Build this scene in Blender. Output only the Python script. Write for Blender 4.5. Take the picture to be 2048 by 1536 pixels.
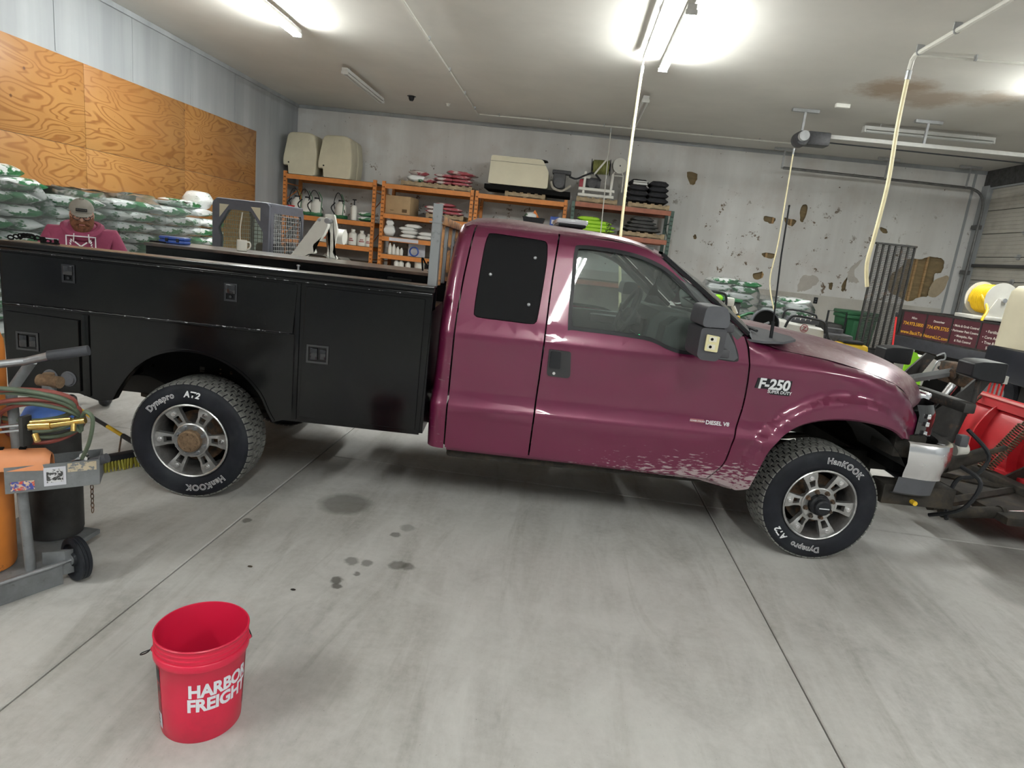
import bpy, bmesh, math, random
from math import pi, sin, cos, radians, sqrt, atan2, hypot
from mathutils import Vector, Matrix, noise
for o in list(bpy.data.objects): bpy.data.objects.remove(o)
SC = bpy.context.scene; COL = SC.collection
random.seed(7)
# ------------------------------------------------------------------ camera
cd_ = bpy.data.cameras.new('camera'); cam = bpy.data.objects.new('camera', cd_); COL.objects.link(cam)
_yaw, _pit, _rol = radians(3.936), radians(12.077), radians(6.314)
_f = Vector((-sin(_yaw)*cos(_pit), cos(_yaw)*cos(_pit), -sin(_pit)))
_r = Vector((cos(_yaw), sin(_yaw), 0)); _u = _r.cross(_f)
_r2 = _r*cos(_rol)+_u*sin(_rol); _u2 = _u*cos(_rol)-_r*sin(_rol)
cam.matrix_world = Matrix(((_r2.x,_u2.x,-_f.x,0),(_r2.y,_u2.y,-_f.y,0),(_r2.z,_u2.z,-_f.z,1.768),(0,0,0,1)))
cd_.sensor_width = 36; cd_.lens = 1260/2048*36; cd_.clip_start = .05
SC.camera = cam
# ------------------------------------------------------------------ world and exposure
w = bpy.data.worlds.new('world'); SC.world = w; w.use_nodes = True
w.node_tree.nodes['Background'].inputs[0].default_value = (.6,.65,.7,1); w.node_tree.nodes['Background'].inputs[1].default_value = .3
vs = SC.view_settings; vs.view_transform = 'Standard'; vs.look = 'None'; vs.gamma = 1; vs.use_curve_mapping = False
vs.exposure = 0.0
TUBE = 285.0     # radiance of the lit fluorescent tubes
# room numbers
XL, XR, YB, YF, H = -7.62, 9.9, 17.2, -6.0, 4.86

# ------------------------------------------------------------------ materials
def mat(name, col, rough=.5, metal=0, **k):
    """col; opts: n=(scale,amount) value noise, c2 second colour with noise mask (scale,lo,hi), bump=(scale,strength), coat, emis, alpha, trans"""
    m = bpy.data.materials.new(name); m.use_nodes = True; nt = m.node_tree; N = nt.nodes; Lk = nt.links
    b = N['Principled BSDF']; b.inputs['Roughness'].default_value = rough; b.inputs['Metallic'].default_value = metal
    b.inputs['Base Color'].default_value = (*col,1)
    tc = N.new('ShaderNodeTexCoord'); out = None
    def noi(scale, det=4, rgh=.6, st=None):
        n = N.new('ShaderNodeTexNoise'); n.inputs['Scale'].default_value = scale; n.inputs['Detail'].default_value = det; n.inputs['Roughness'].default_value = rgh
        if st:
            mp = N.new('ShaderNodeMapping'); mp.inputs['Scale'].default_value = st; Lk.new(tc.outputs['Object'], mp.inputs[0]); Lk.new(mp.outputs[0], n.inputs['Vector'])
        else: Lk.new(tc.outputs['Object'], n.inputs['Vector'])
        return n.outputs['Fac']
    def ramp(src, lo, hi):
        r = N.new('ShaderNodeMapRange'); r.inputs['From Min'].default_value = lo; r.inputs['From Max'].default_value = hi; Lk.new(src, r.inputs['Value']); return r.outputs['Result']
    def mix(fac, a, bb):
        x = N.new('ShaderNodeMix'); x.data_type = 'RGBA'
        if isinstance(fac, float): x.inputs[0].default_value = fac
        else: Lk.new(fac, x.inputs[0])
        for s, v in ((6,a),(7,bb)):
            if isinstance(v, tuple): x.inputs[s].default_value = (*v,1)
            else: Lk.new(v, x.inputs[s])
        return x.outputs[2]
    cur = col
    if 'n' in k:
        sc, am = k['n'][:2]; st = k['n'][2] if len(k['n'])>2 else None
        cur = mix(ramp(noi(sc, 6, .65, st), .3, .7), tuple(max(0,c*(1-am)) for c in col), tuple(min(1,c*(1+am)) for c in col))
    for c2, sc, lo, hi, *st in k.get('layers', []):
        cur = mix(ramp(noi(sc, 8, .65, st[0] if st else None), lo, hi), cur, c2)
    if cur is not col: Lk.new(cur, b.inputs['Base Color'])
    if 'rv' in k:
        a = N.new('ShaderNodeMapRange'); a.inputs['To Min'].default_value = rough; a.inputs['To Max'].default_value = k['rv'][1]; a.inputs['From Min'].default_value=.35; a.inputs['From Max'].default_value=.65
        Lk.new(noi(k['rv'][0]), a.inputs['Value']); Lk.new(a.outputs['Result'], b.inputs['Roughness'])
    if 'bump' in k:
        bp = N.new('ShaderNodeBump'); bp.inputs['Strength'].default_value = k['bump'][1]; bp.inputs['Distance'].default_value = k['bump'][2] if len(k['bump'])>2 else .01
        Lk.new(noi(k['bump'][0], 5, .6, k['bump'][3] if len(k['bump'])>3 else None), bp.inputs['Height']); Lk.new(bp.outputs[0], b.inputs['Normal'])
    if 'coat' in k: b.inputs['Coat Weight'].default_value = k['coat']; b.inputs['Coat Roughness'].default_value = k.get('cr', .06)
    if 'emis' in k: b.inputs['Emission Color'].default_value = (*k['emis'][0],1); b.inputs['Emission Strength'].default_value = k['emis'][1]
    if 'alpha' in k: b.inputs['Alpha'].default_value = k['alpha']
    if 'trans' in k: b.inputs['Transmission Weight'].default_value = k['trans']
    if 'ior' in k: b.inputs['IOR'].default_value = k['ior']
    m['h'] = 1
    return m
M = {}
def m_(nm_, *a, **k): M[nm_] = mat(nm_, *a, **k); return M[nm_]
m_('black_plastic', (.014,.015,.018), .45, n=(6,.3))
m_('dark_plastic', (.04,.042,.05), .55, n=(8,.2))
m_('grey_plastic', (.085,.088,.10), .6, n=(5,.15))
m_('rubber', (.011,.012,.017), .6, n=(4,.35), layers=[((.035,.042,.046),3,.5,.9)])
m_('tread', (.15,.15,.14), .85, n=(30,.45))
m_('white_letter', (.75,.76,.78), .6)
m_('paint', (.138,.009,.048), .38, .3, n=(1.3,.12), coat=.7, cr=.035)
m_('chrome', (.78,.78,.8), .12, 1, rv=(4,.3))
m_('rim', (.5,.5,.5), .33, .85, n=(14,.3), layers=[((.3,.28,.26),9,.55,.8)])
m_('steel', (.35,.36,.38), .38, .8, n=(9,.25))
m_('grey_paint', (.19,.2,.21), .5, .3, n=(12,.2), layers=[((.09,.09,.09),25,.62,.75)])
m_('rust', (.12,.07,.04), .9, n=(30,.5), layers=[((.04,.035,.03),12,.45,.6)])
m_('hub_rust', (.17,.11,.065), .95, n=(60,.4), bump=(60,.6,.004))
m_('grime', (.028,.025,.022), .85, n=(10,.5), layers=[((.08,.06,.04),6,.5,.75)])
m_('body_black', (.0025,.0025,.004), .1, 0, layers=[((.010,.011,.009),1.6,.35,.95)], bump=(16,.05,.001), rv=(2.0,.2))
M['body_black'].node_tree.nodes['Principled BSDF'].inputs['Specular IOR Level'].default_value = .26
m_('void_black', (.004,.004,.004), .9)
m_('wood', (.42,.27,.13), .7, n=(3,.3,(1,1,12)))
m_('pallet_wood', (.38,.29,.18), .8, n=(8,.35))
m_('orange_rack', (.62,.22,.05), .5, n=(5,.15), layers=[((.3,.12,.05),9,.6,.75)])
m_('rust_rack', (.36,.13,.08), .6, n=(5,.2), layers=[((.2,.1,.07),9,.55,.75)])
m_('green_rack', (.07,.12,.1), .5, n=(6,.2))
m_('shelf_board', (.2,.17,.13), .8, n=(5,.3))
m_('white_plastic', (.72,.71,.66), .45, n=(4,.06))
m_('cream_tank', (.6,.56,.42), .5, n=(2.2,.09), layers=[((.42,.38,.27),3,.62,.85)])
m_('green_plastic', (.02,.13,.05), .4, n=(5,.15))
m_('bin_green', (.025,.12,.05), .5, n=(4,.15))
m_('red_plow', (.55,.02,.03), .38, n=(2,.12), coat=.4, cr=.2)
m_('red', (.55,.02,.02), .4)
m_('yellow', (.75,.48,.03), .45, n=(7,.12))
m_('wear_and_highlight', (.012,.012,.016), .25, layers=[((.5,.5,.52),22,.56,.62,(1,1,1))])  # pale flecks: chipped wear on the seam, painted highlight on the drip rail
m_('lime', (.32,.8,.02), .5)
m_('blue', (.03,.08,.35), .4, n=(8,.2))
m_('cardboard', (.42,.29,.16), .8, n=(5,.08))
m_('cloth_black', (.02,.02,.025), .9, n=(9,.4), bump=(12,.5,.02))
m_('cloth_grey', (.06,.06,.06), .8, n=(9,.5), bump=(12,.5,.02))
m_('hose_cream', (.74,.66,.42), .5, n=(7,.1))
m_('pvc', (.62,.61,.56), .4, n=(7,.08))
m_('yellow_hose', (.85,.55,.01), .4, n=(9,.08))
m_('rope_grey', (.36,.33,.28), .8)
m_('galv', (.42,.43,.44), .45, .6, n=(8,.15))
m_('tube_on', (1,1,1), .5, emis=((.97,1.0,.96), TUBE))
m_('tube_off', (.62,.63,.62), .3)
m_('fixture_white', (.6,.6,.58), .5, n=(9,.08))
for _n,_s in (('rubber',.22),('black_plastic',.3),('grime',.25),('dark_plastic',.35),('void_black',.2)):
    M[_n].node_tree.nodes['Principled BSDF'].inputs['Specular IOR Level'].default_value = _s
def glassm(name, tint=(.75,.85,.8), alpha=.22, rough=.02):
    m = bpy.data.materials.new(name); m.use_nodes = True; nt = m.node_tree; N = nt.nodes; N.clear(); L = nt.links
    o = N.new('ShaderNodeOutputMaterial'); t = N.new('ShaderNodeBsdfTransparent'); g = N.new('ShaderNodeBsdfGlossy'); d = N.new('ShaderNodeBsdfDiffuse')
    t.inputs[0].default_value = (*tint,1); g.inputs['Roughness'].default_value = rough; d.inputs[0].default_value = (.55,.6,.58,1)
    f = N.new('ShaderNodeFresnel'); f.inputs[0].default_value = 1.5
    a = N.new('ShaderNodeMixShader'); b = N.new('ShaderNodeMixShader'); a.inputs[0].default_value = alpha
    L.new(t.outputs[0], a.inputs[1]); L.new(d.outputs[0], a.inputs[2]); L.new(f.outputs[0], b.inputs[0]); L.new(a.outputs[0], b.inputs[1]); L.new(g.outputs[0], b.inputs[2]); L.new(b.outputs[0], o.inputs[0])
    M[name] = m; return m
glassm('glass', (.8,.9,.86), .05)
glassm('cab_glass', (.6,.68,.66), .12)
glassm('film', (.97,.98,.99), .07, .14)
glassm('clear_plastic', (.85,.87,.9), .3, .12)

# ------------------------------------------------------------------ mesh helpers
def V(*a): return Vector(a)
class MB:
    def __init__(s): s.bm = bmesh.new()
    def box(s, a, b, bev=0, rot=None, piv=None):
        """axis aligned box from corner a to corner b"""
        r = bmesh.ops.create_cube(s.bm, size=1); vs = r['verts']
        c = [(a[i]+b[i])/2 for i in range(3)]; d = [abs(b[i]-a[i]) for i in range(3)]
        for v in vs: v.co = Vector((c[0]+v.co.x*d[0], c[1]+v.co.y*d[1], c[2]+v.co.z*d[2]))
        if bev:
            es = list({e for v in vs for e in v.link_edges})
            r = bmesh.ops.bevel(s.bm, geom=es, offset=bev, segments=2, profile=.5, affect='EDGES', clamp_overlap=True)
            vs = list({v for f in r['faces'] for v in f.verts} | {v for v in vs if v.is_valid})
        if rot is not None:
            p = Vector(piv if piv is not None else c)
            for v in vs: v.co = rot @ (v.co-p)+p
        return s
    def cyl(s, a, b, r, r2=None, n=14, cap=True):
        a = Vector(a); b = Vector(b); d = b-a; q = d.to_track_quat('Z','Y').to_matrix()
        res = bmesh.ops.create_cone(s.bm, cap_ends=cap, segments=n, radius1=r, radius2=r if r2 is None else r2, depth=d.length)
        for v in res['verts']: v.co = q @ v.co + (a+b)/2
        return s
    def sph(s, c, r, sx=1, sy=1, sz=1, n=12, rot=None):
        res = bmesh.ops.create_uvsphere(s.bm, u_segments=n, v_segments=max(6,n//2+2), radius=r)
        for v in res['verts']:
            p = Vector((v.co.x*sx, v.co.y*sy, v.co.z*sz)); p = rot @ p if rot is not None else p; v.co = p+Vector(c)
        return s
    def tube(s, pts, r, n=8, closed=False):
        pts = [Vector(p) for p in pts]; m = len(pts); rings = []; up = None
        for i, p in enumerate(pts):
            if closed: t = pts[(i+1)%m]-pts[i-1]
            else: t = pts[min(i+1,m-1)]-pts[max(i-1,0)]
            t.normalize()
            if up is None:
                up = t.orthogonal().normalized()
            up = (up - t*up.dot(t)); up = up.normalized() if up.length>1e-6 else t.orthogonal().normalized()
            w_ = t.cross(up); rr = r[i] if isinstance(r,(list,tuple)) else r
            rings.append([s.bm.verts.new(p+(up*cos(2*pi*k/n)+w_*sin(2*pi*k/n))*rr) for k in range(n)])
        for i in range(m if closed else m-1):
            A, B = rings[i], rings[(i+1)%m]
            for k in range(n): s.bm.faces.new((A[k],A[(k+1)%n],B[(k+1)%n],B[k]))
        if not closed:
            s.bm.faces.new(rings[0][::-1]); s.bm.faces.new(rings[-1])
        return s
    def lathe(s, prof, o, axis=(0,0,1), n=40, ref=(1,0,0)):
        """prof = [(r, h)] turned about axis through o"""
        ax = Vector(axis).normalized(); rf = Vector(ref); rf = (rf-ax*rf.dot(ax)).normalized(); w_ = ax.cross(rf); o = Vector(o); rings = []
        for r, h in prof:
            if r < 1e-5: rings.append([s.bm.verts.new(o+ax*h)])
            else: rings.append([s.bm.verts.new(o+ax*h+(rf*cos(2*pi*k/n)+w_*sin(2*pi*k/n))*r) for k in range(n)])
        for A, B in zip(rings, rings[1:]):
            for k in range(n):
                a, b, c, d = A[k%len(A)], A[(k+1)%len(A)], B[(k+1)%len(B)], B[k%len(B)]
                f = []
                for v in (a,b,c,d):
                    if v not in f: f.append(v)
                if len(f) > 2: s.bm.faces.new(f)
        return s
    def prism(s, poly, f, d):
        """poly of 2D points; f(u,v) -> 3D; d = extrusion vector"""
        d = Vector(d); A = [s.bm.verts.new(Vector(f(*p))) for p in poly]; B = [s.bm.verts.new(v.co+d) for v in A]; n = len(poly)
        fa = [s.bm.faces.new(A), s.bm.faces.new(B[::-1])]
        for i in range(n): s.bm.faces.new((A[i],B[i],B[(i+1)%n],A[(i+1)%n]))
        bmesh.ops.triangulate(s.bm, faces=[x for x in fa if len(x.verts)>4])
        return s
    def plate(s, outer, holes, f, d):
        """flat plate with holes, extruded by d"""
        bm2 = bmesh.new(); es = []
        for loop in [outer]+holes:
            vs = [bm2.verts.new((p[0],p[1],0)) for p in loop]
            es += [bm2.edges.new((vs[i],vs[(i+1)%len(vs)])) for i in range(len(vs))]
        bmesh.ops.triangle_fill(bm2, use_beauty=True, use_dissolve=False, edges=es)
        bm2.faces.ensure_lookup_table(); be = {e for e in bm2.edges if len(e.link_faces)==1}
        d = Vector(d); ma = {v: s.bm.verts.new(Vector(f(v.co.x,v.co.y))) for v in bm2.verts}; mb = {v: s.bm.verts.new(ma[v].co+d) for v in bm2.verts}
        for fc in bm2.faces:
            s.bm.faces.new([ma[v] for v in fc.verts]); s.bm.faces.new([mb[v] for v in fc.verts][::-1])
        for e in be:
            a, b = e.verts; s.bm.faces.new((ma[a],ma[b],mb[b],mb[a]))
        bm2.free(); return s
    def grid(s, rows, closed=False):
        R_ = [[s.bm.verts.new(Vector(p)) for p in r] for r in rows]
        for A, B in zip(R_, R_[1:]):
            n = len(A)
            for k in range(n if closed else n-1): s.bm.faces.new((A[k],A[(k+1)%n],B[(k+1)%n],B[k]))
        return R_
    def thick(s, t):
        bmesh.ops.recalc_face_normals(s.bm, faces=s.bm.faces[:])
        bmesh.ops.solidify(s.bm, geom=s.bm.faces[:], thickness=t); return s
    def xf(s, mtx):
        bmesh.ops.transform(s.bm, matrix=mtx, verts=s.bm.verts[:]); return s
def par(o, parent):
    if parent is not None: o.parent = parent
def obj(name, mb, m, parent=None, ang=35, recalc=True):
    bm = mb.bm if isinstance(mb, MB) else mb
    if recalc: bmesh.ops.recalc_face_normals(bm, faces=bm.faces[:])
    me = bpy.data.meshes.new(name); bm.to_mesh(me); bm.free()
    for mm in (m if isinstance(m,(list,tuple)) else [m]): me.materials.append(M[mm] if isinstance(mm,str) else mm)
    if ang:
        for p in me.polygons: p.use_smooth = True
        me.set_sharp_from_angle(angle=radians(ang))
    o = bpy.data.objects.new(name, me); COL.objects.link(o); par(o, parent)
    return o
def tag(o, label=None, cat=None, group=None, kind=None):
    if label: o['label'] = label
    if cat: o['category'] = cat
    if group: o['group'] = group
    if kind: o['kind'] = kind
    return o
def thing(name, label, cat, loc=(0,0,0), rz=0, group=None):
    o = bpy.data.objects.new(name, None); COL.objects.link(o); o.empty_display_size = .2
    o.location = loc; o.rotation_euler = (0,0,rz); return tag(o, label, cat, group)
def struct(name, mb, m, ang=0): return tag(obj(name, mb, m, None, ang), kind='structure')
def dup(root, loc, rz=None, label=None, group=None, scale=None):
    r = root.copy(); COL.objects.link(r); r.location = loc
    if rz is not None: r.rotation_euler = (0,0,rz)
    if scale: r.scale = (scale,)*3 if not isinstance(scale,tuple) else scale
    if label: r['label'] = label
    if group: r['group'] = group
    for ch in list(root.children):
        c = ch.copy(); COL.objects.link(c); c.parent = r
        for g in list(ch.children):
            d = g.copy(); COL.objects.link(d); d.parent = c
    return r
def rnd(a, b): return random.uniform(a, b)
def cr(pts, n=5, closed=False):
    """Catmull-Rom through points of any dimension"""
    P = [Vector(p) for p in pts]; out = []; m = len(P)
    for i in range(m if closed else m-1):
        g = (lambda j: P[j % m]) if closed else (lambda j: P[min(max(j,0),m-1)])
        p0, p1, p2, p3 = g(i-1), g(i), g(i+1), g(i+2)
        for k in range(n):
            t = k/n; out.append(.5*((2*p1)+(p2-p0)*t+(2*p0-5*p1+4*p2-p3)*t*t+(3*p1-p0-3*p2+p3)*t**3))
    if not closed: out.append(P[-1].copy())
    return out
def rp(pts, r, n=5):
    """polygon with rounded corners; r a number or one per corner"""
    out = []; m = len(pts)
    for i, p in enumerate(pts):
        p = Vector(p[:2]); a = Vector(pts[i-1][:2])-p; b = Vector(pts[(i+1)%m][:2])-p; rr = r[i] if isinstance(r,(list,tuple)) else r
        q = min(rr, a.length*.45, b.length*.45)
        if q < 1e-4: out.append((p.x,p.y)); continue
        A = p+a.normalized()*q; B = p+b.normalized()*q
        for k in range(n+1):
            t = k/n; c = A*(1-t)**2+p*2*t*(1-t)+B*t*t; out.append((c.x,c.y))
    return out
def text_bm(txt, size, off=0, align='CENTER', shear=0, space=1):
    c = bpy.data.curves.new('lettering','FONT'); c.body = txt; c.size = size; c.offset = off; c.align_x = align; c.shear = shear; c.space_character = space; c.resolution_u = 3
    o = bpy.data.objects.new('lettering', c); COL.objects.link(o); dg = bpy.context.evaluated_depsgraph_get()
    me = bpy.data.meshes.new_from_object(o.evaluated_get(dg)); bm = bmesh.new(); bm.from_mesh(me)
    bpy.data.objects.remove(o); bpy.data.curves.remove(c); bpy.data.meshes.remove(me)
    return bm
def lettering(name, txt, size, f, m, parent, off=0, thick=.0, **k):
    """text whose (x,y) go through f -> 3D"""
    bm = text_bm(txt, size, off, **k)
    if k.get('cut') : pass
    for v in bm.verts: v.co = Vector(f(v.co.x, v.co.y))
    return obj(name, bm, m, parent, ang=0, recalc=False)
# ------------------------------------------------------------------ special materials of the setting
def concrete():
    m = mat('concrete', (.30,.295,.275), .55, rv=(1.5,.8), bump=(60,.12,.004)); nt = m.node_tree; N = nt.nodes; L = nt.links; b = N['Principled BSDF']
    tc = N.new('ShaderNodeNewGeometry')
    def noi(sc, det, st=(1,1,1), dist=0):
        mp = N.new('ShaderNodeMapping'); mp.inputs['Scale'].default_value = st; L.new(tc.outputs['Position'], mp.inputs[0])
        n = N.new('ShaderNodeTexNoise'); n.inputs['Scale'].default_value = sc; n.inputs['Detail'].default_value = det; n.inputs['Roughness'].default_value=.65; n.inputs['Distortion'].default_value = dist; L.new(mp.outputs[0], n.inputs['Vector']); return n
    def mr(s, a, bb, lo=0, hi=1):
        r = N.new('ShaderNodeMapRange'); r.inputs['From Min'].default_value=a; r.inputs['From Max'].default_value=bb; r.inputs['To Min'].default_value=lo; r.inputs['To Max'].default_value=hi; L.new(s, r.inputs['Value']); return r.outputs['Result']
    def mx(f, a, bb, ty='MIX'):
        x = N.new('ShaderNodeMix'); x.data_type='RGBA'; x.blend_type = ty
        if isinstance(f,float): x.inputs[0].default_value = f
        else: L.new(f, x.inputs[0])
        for i, v in ((6,a),(7,bb)):
            if isinstance(v,tuple): x.inputs[i].default_value = (*v,1)
            else: L.new(v, x.inputs[i])
        return x.outputs[2]
    c = mx(mr(noi(.55,8,dist=.4).outputs[0],.32,.68), (.34,.332,.315), (.53,.515,.495))
    c = mx(mr(noi(3.2,8,(1,.45,1),1.2).outputs[0],.35,.7), c, (.58,.57,.55))
    c = mx(mr(noi(1.1,6,(2.5,.35,1),.6).outputs[0],.48,.68,0,.6), c, (.3,.285,.255))
    c = mx(mr(noi(.9,9,(.5,1.6,1),1.5).outputs[0],.5,.66,0,.5), c, (.6,.59,.57))
    c = mx(mr(noi(2.2,8,(1.6,.25,1),1.0).outputs[0],.55,.7,0,.6), c, (.25,.238,.21))
    c = mx(mr(noi(26,8).outputs[0],.3,.7,0,.35), c, (.66,.65,.63))
    c = mx(mr(noi(90,3).outputs[0],.68,.74,0,.7), c, (.13,.12,.11))
    wob = noi(9,4); sub = N.new('ShaderNodeVectorMath'); sub.operation='SCALE'; sub.inputs['Scale'].default_value=.07; L.new(wob.outputs['Color'], sub.inputs[0])
    ad = N.new('ShaderNodeVectorMath'); ad.operation='ADD'; L.new(tc.outputs['Position'], ad.inputs[0]); L.new(sub.outputs[0], ad.inputs[1])
    for x, y, r, s in SPOTS:
        d = N.new('ShaderNodeVectorMath'); d.operation='DISTANCE'; L.new(ad.outputs[0], d.inputs[0]); d.inputs[1].default_value=(x+.035,y+.035,.035)
        c = mx(mr(d.outputs['Value'], r*.75, r*1.15, s, 0), c, (.085,.08,.068))
    # shallow tyre print of a coarse tread beside the joint
    L.new(c, b.inputs['Base Color']); return m
SPOTS = [(-1.279,3.819,.17,.6),(-.994,2.899,.035,.8),(-.97,2.85,.03,.8),(-.736,3.138,.05,.6),(-.68,3.13,.04,.6),(-.92,2.989,.02,.7),(-.989,3.108,.04,.6),(-.90,3.11,.035,.6),(-1.739,3.397,.03,.7),(-.846,3.484,.03,.6),(-.8,3.6,.05,.4),(3.4,4.3,.4,.45),(3.1,3.9,.25,.4),(-1.2,2.1,.5,.18),(2.1,3.6,.5,.15)]
M['concrete'] = concrete()
def plaster(name, base, streak, scale_u, chips=None, axis=0, spots=[], spotcol=(.3,.22,.14)):
    m = mat(name, base, .6); nt = m.node_tree; N = nt.nodes; L = nt.links; b = N['Principled BSDF']
    g = N.new('ShaderNodeNewGeometry')
    def noi(sc, det, st=(1,1,1), rough=.6):
        mp = N.new('ShaderNodeMapping'); mp.inputs['Scale'].default_value = st; L.new(g.outputs['Position'], mp.inputs[0])
        n = N.new('ShaderNodeTexNoise'); n.inputs['Scale'].default_value = sc; n.inputs['Detail'].default_value = det; n.inputs['Roughness'].default_value=rough; L.new(mp.outputs[0], n.inputs['Vector']); return n.outputs[0]
    def mr(s, a, bb, lo=0, hi=1):
        r = N.new('ShaderNodeMapRange'); r.inputs['From Min'].default_value=a; r.inputs['From Max'].default_value=bb; r.inputs['To Min'].default_value=lo; r.inputs['To Max'].default_value=hi
        if isinstance(s,(int,float)): r.inputs['Value'].default_value = s
        else: L.new(s, r.inputs['Value'])
        return r.outputs['Result']
    def mx(f, a, bb):
        x = N.new('ShaderNodeMix'); x.data_type='RGBA'; L.new(f, x.inputs[0])
        for i, v in ((6,a),(7,bb)):
            if isinstance(v,tuple): x.inputs[i].default_value = (*v,1)
            else: L.new(v, x.inputs[i])
        return x.outputs[2]
    st = [1,1,1]; st[axis] = 1; st[2] = .06
    st = tuple(st)
    c = mx(mr(noi(scale_u,4,st),.35,.7,0,1), base, streak)
    c = mx(mr(noi(.5,6),.4,.75,0,.7), c, streak)
    if chips:
        msk = noi(.9,4); sp = noi(4.2,9,(1,1,1.0),.75)
        mu = N.new('ShaderNodeMath'); mu.operation='MULTIPLY'; L.new(mr(msk,.36,.5), mu.inputs[0]); L.new(mr(sp,.60,.612), mu.inputs[1])
        sx = N.new('ShaderNodeSeparateXYZ'); L.new(g.outputs['Position'], sx.inputs[0])
        hz = mr(sx.outputs['Z'], 3.9, 3.5); mu2 = N.new('ShaderNodeMath'); mu2.operation='MULTIPLY'; L.new(mu.outputs[0], mu2.inputs[0]); L.new(hz, mu2.inputs[1])
        c = mx(mr(noi(1.3,5),.5,.75,0,.35), c, (.5,.41,.36))
        c = mx(mu2.outputs[0], c, chips)
        c = mx(mr(noi(11,6),.70,.71), c, (.12,.09,.07))
    for x, y, z, r, s in spots:
        wv = N.new('ShaderNodeTexNoise'); wv.inputs['Scale'].default_value=1.6; wv.inputs['Detail'].default_value=8; wv.inputs['Roughness'].default_value=.75; L.new(g.outputs['Position'], wv.inputs['Vector'])
        sc = N.new('ShaderNodeVectorMath'); sc.operation='MULTIPLY_ADD'; L.new(wv.outputs['Color'], sc.inputs[0]); sc.inputs[1].default_value=(1.3,1.3,0); L.new(g.outputs['Position'], sc.inputs[2])
        d = N.new('ShaderNodeVectorMath'); d.operation='DISTANCE'; L.new(sc.outputs[0], d.inputs[0]); d.inputs[1].default_value=(x+.65,y+.65,z)
        c = mx(mr(d.outputs['Value'], r*.4, r, s, 0), c, spotcol)
    L.new(c, b.inputs['Base Color']); return m
M['wall_panel'] = plaster('wall_panel', (.41,.43,.445), (.29,.305,.32), 2.2, axis=1)
M['wall_dirty'] = plaster('wall_dirty', (.8,.8,.79), (.62,.61,.595), 1.3, chips=(.16,.11,.07), axis=0)
M['ceiling_white'] = plaster('ceiling_white', (.67,.65,.61), (.6,.585,.55), 1.0, axis=1, spots=[(4.7,11.2,4.86,.7,.75),(5.5,11.6,4.86,.6,.6),(6.2,11.2,4.86,.5,.5)], spotcol=(.3,.19,.1))
def plywood():
    m = mat('plywood', (.55,.3,.1), .42, coat=.25); nt = m.node_tree; N = nt.nodes; L = nt.links; b = N['Principled BSDF']
    g = N.new('ShaderNodeNewGeometry'); oi = N.new('ShaderNodeObjectInfo')
    mp = N.new('ShaderNodeMapping'); mp.inputs['Scale'].default_value = (1,.5,1.7); L.new(g.outputs['Position'], mp.inputs[0])
    ml = N.new('ShaderNodeMath'); ml.operation='MULTIPLY'; ml.inputs[1].default_value=60; L.new(oi.outputs['Random'], ml.inputs[0])
    n = N.new('ShaderNodeTexNoise'); n.noise_dimensions='4D'; n.inputs['Scale'].default_value = 1.5; n.inputs['Detail'].default_value=2; n.inputs['Roughness'].default_value=.4; n.inputs['Distortion'].default_value=.5; L.new(mp.outputs[0], n.inputs['Vector']); L.new(ml.outputs[0], n.inputs['W'])
    a = N.new('ShaderNodeMath'); a.operation='MULTIPLY'; a.inputs[1].default_value=110; L.new(n.outputs[0], a.inputs[0])
    s = N.new('ShaderNodeMath'); s.operation='SINE'; L.new(a.outputs[0], s.inputs[0])
    r = N.new('ShaderNodeMapRange'); r.inputs['From Min'].default_value=.2; r.inputs['From Max'].default_value=1; L.new(s.outputs[0], r.inputs['Value'])
    x = N.new('ShaderNodeMix'); x.data_type='RGBA'; L.new(r.outputs[0], x.inputs[0]); x.inputs[6].default_value=(.40,.20,.06,1); x.inputs[7].default_value=(.26,.105,.026,1)
    n2 = N.new('ShaderNodeTexNoise'); n2.inputs['Scale'].default_value=.7; n2.inputs['Detail'].default_value=5; L.new(g.outputs['Position'], n2.inputs['Vector'])
    r2 = N.new('ShaderNodeMapRange'); r2.inputs['From Min'].default_value=.35; r2.inputs['From Max'].default_value=.7; r2.inputs['To Max'].default_value=.6; L.new(n2.outputs[0], r2.inputs['Value'])
    x2 = N.new('ShaderNodeMix'); x2.data_type='RGBA'; L.new(r2.outputs[0], x2.inputs[0]); L.new(x.outputs[2], x2.inputs[6]); x2.inputs[7].default_value=(.31,.13,.04,1)
    v = N.new('ShaderNodeTexVoronoi'); v.inputs['Scale'].default_value=2.6; L.new(g.outputs['Position'], v.inputs['Vector'])
    r3 = N.new('ShaderNodeMapRange'); r3.inputs['From Min'].default_value=.035; r3.inputs['From Max'].default_value=.075; r3.inputs['To Min'].default_value=.9; r3.inputs['To Max'].default_value=0; L.new(v.outputs['Distance'], r3.inputs['Value'])
    x3 = N.new('ShaderNodeMix'); x3.data_type='RGBA'; L.new(r3.outputs[0], x3.inputs[0]); L.new(x2.outputs[2], x3.inputs[6]); x3.inputs[7].default_value=(.1,.035,.012,1)
    L.new(x3.outputs[2], b.inputs['Base Color']); M['plywood'] = m
plywood()
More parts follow.
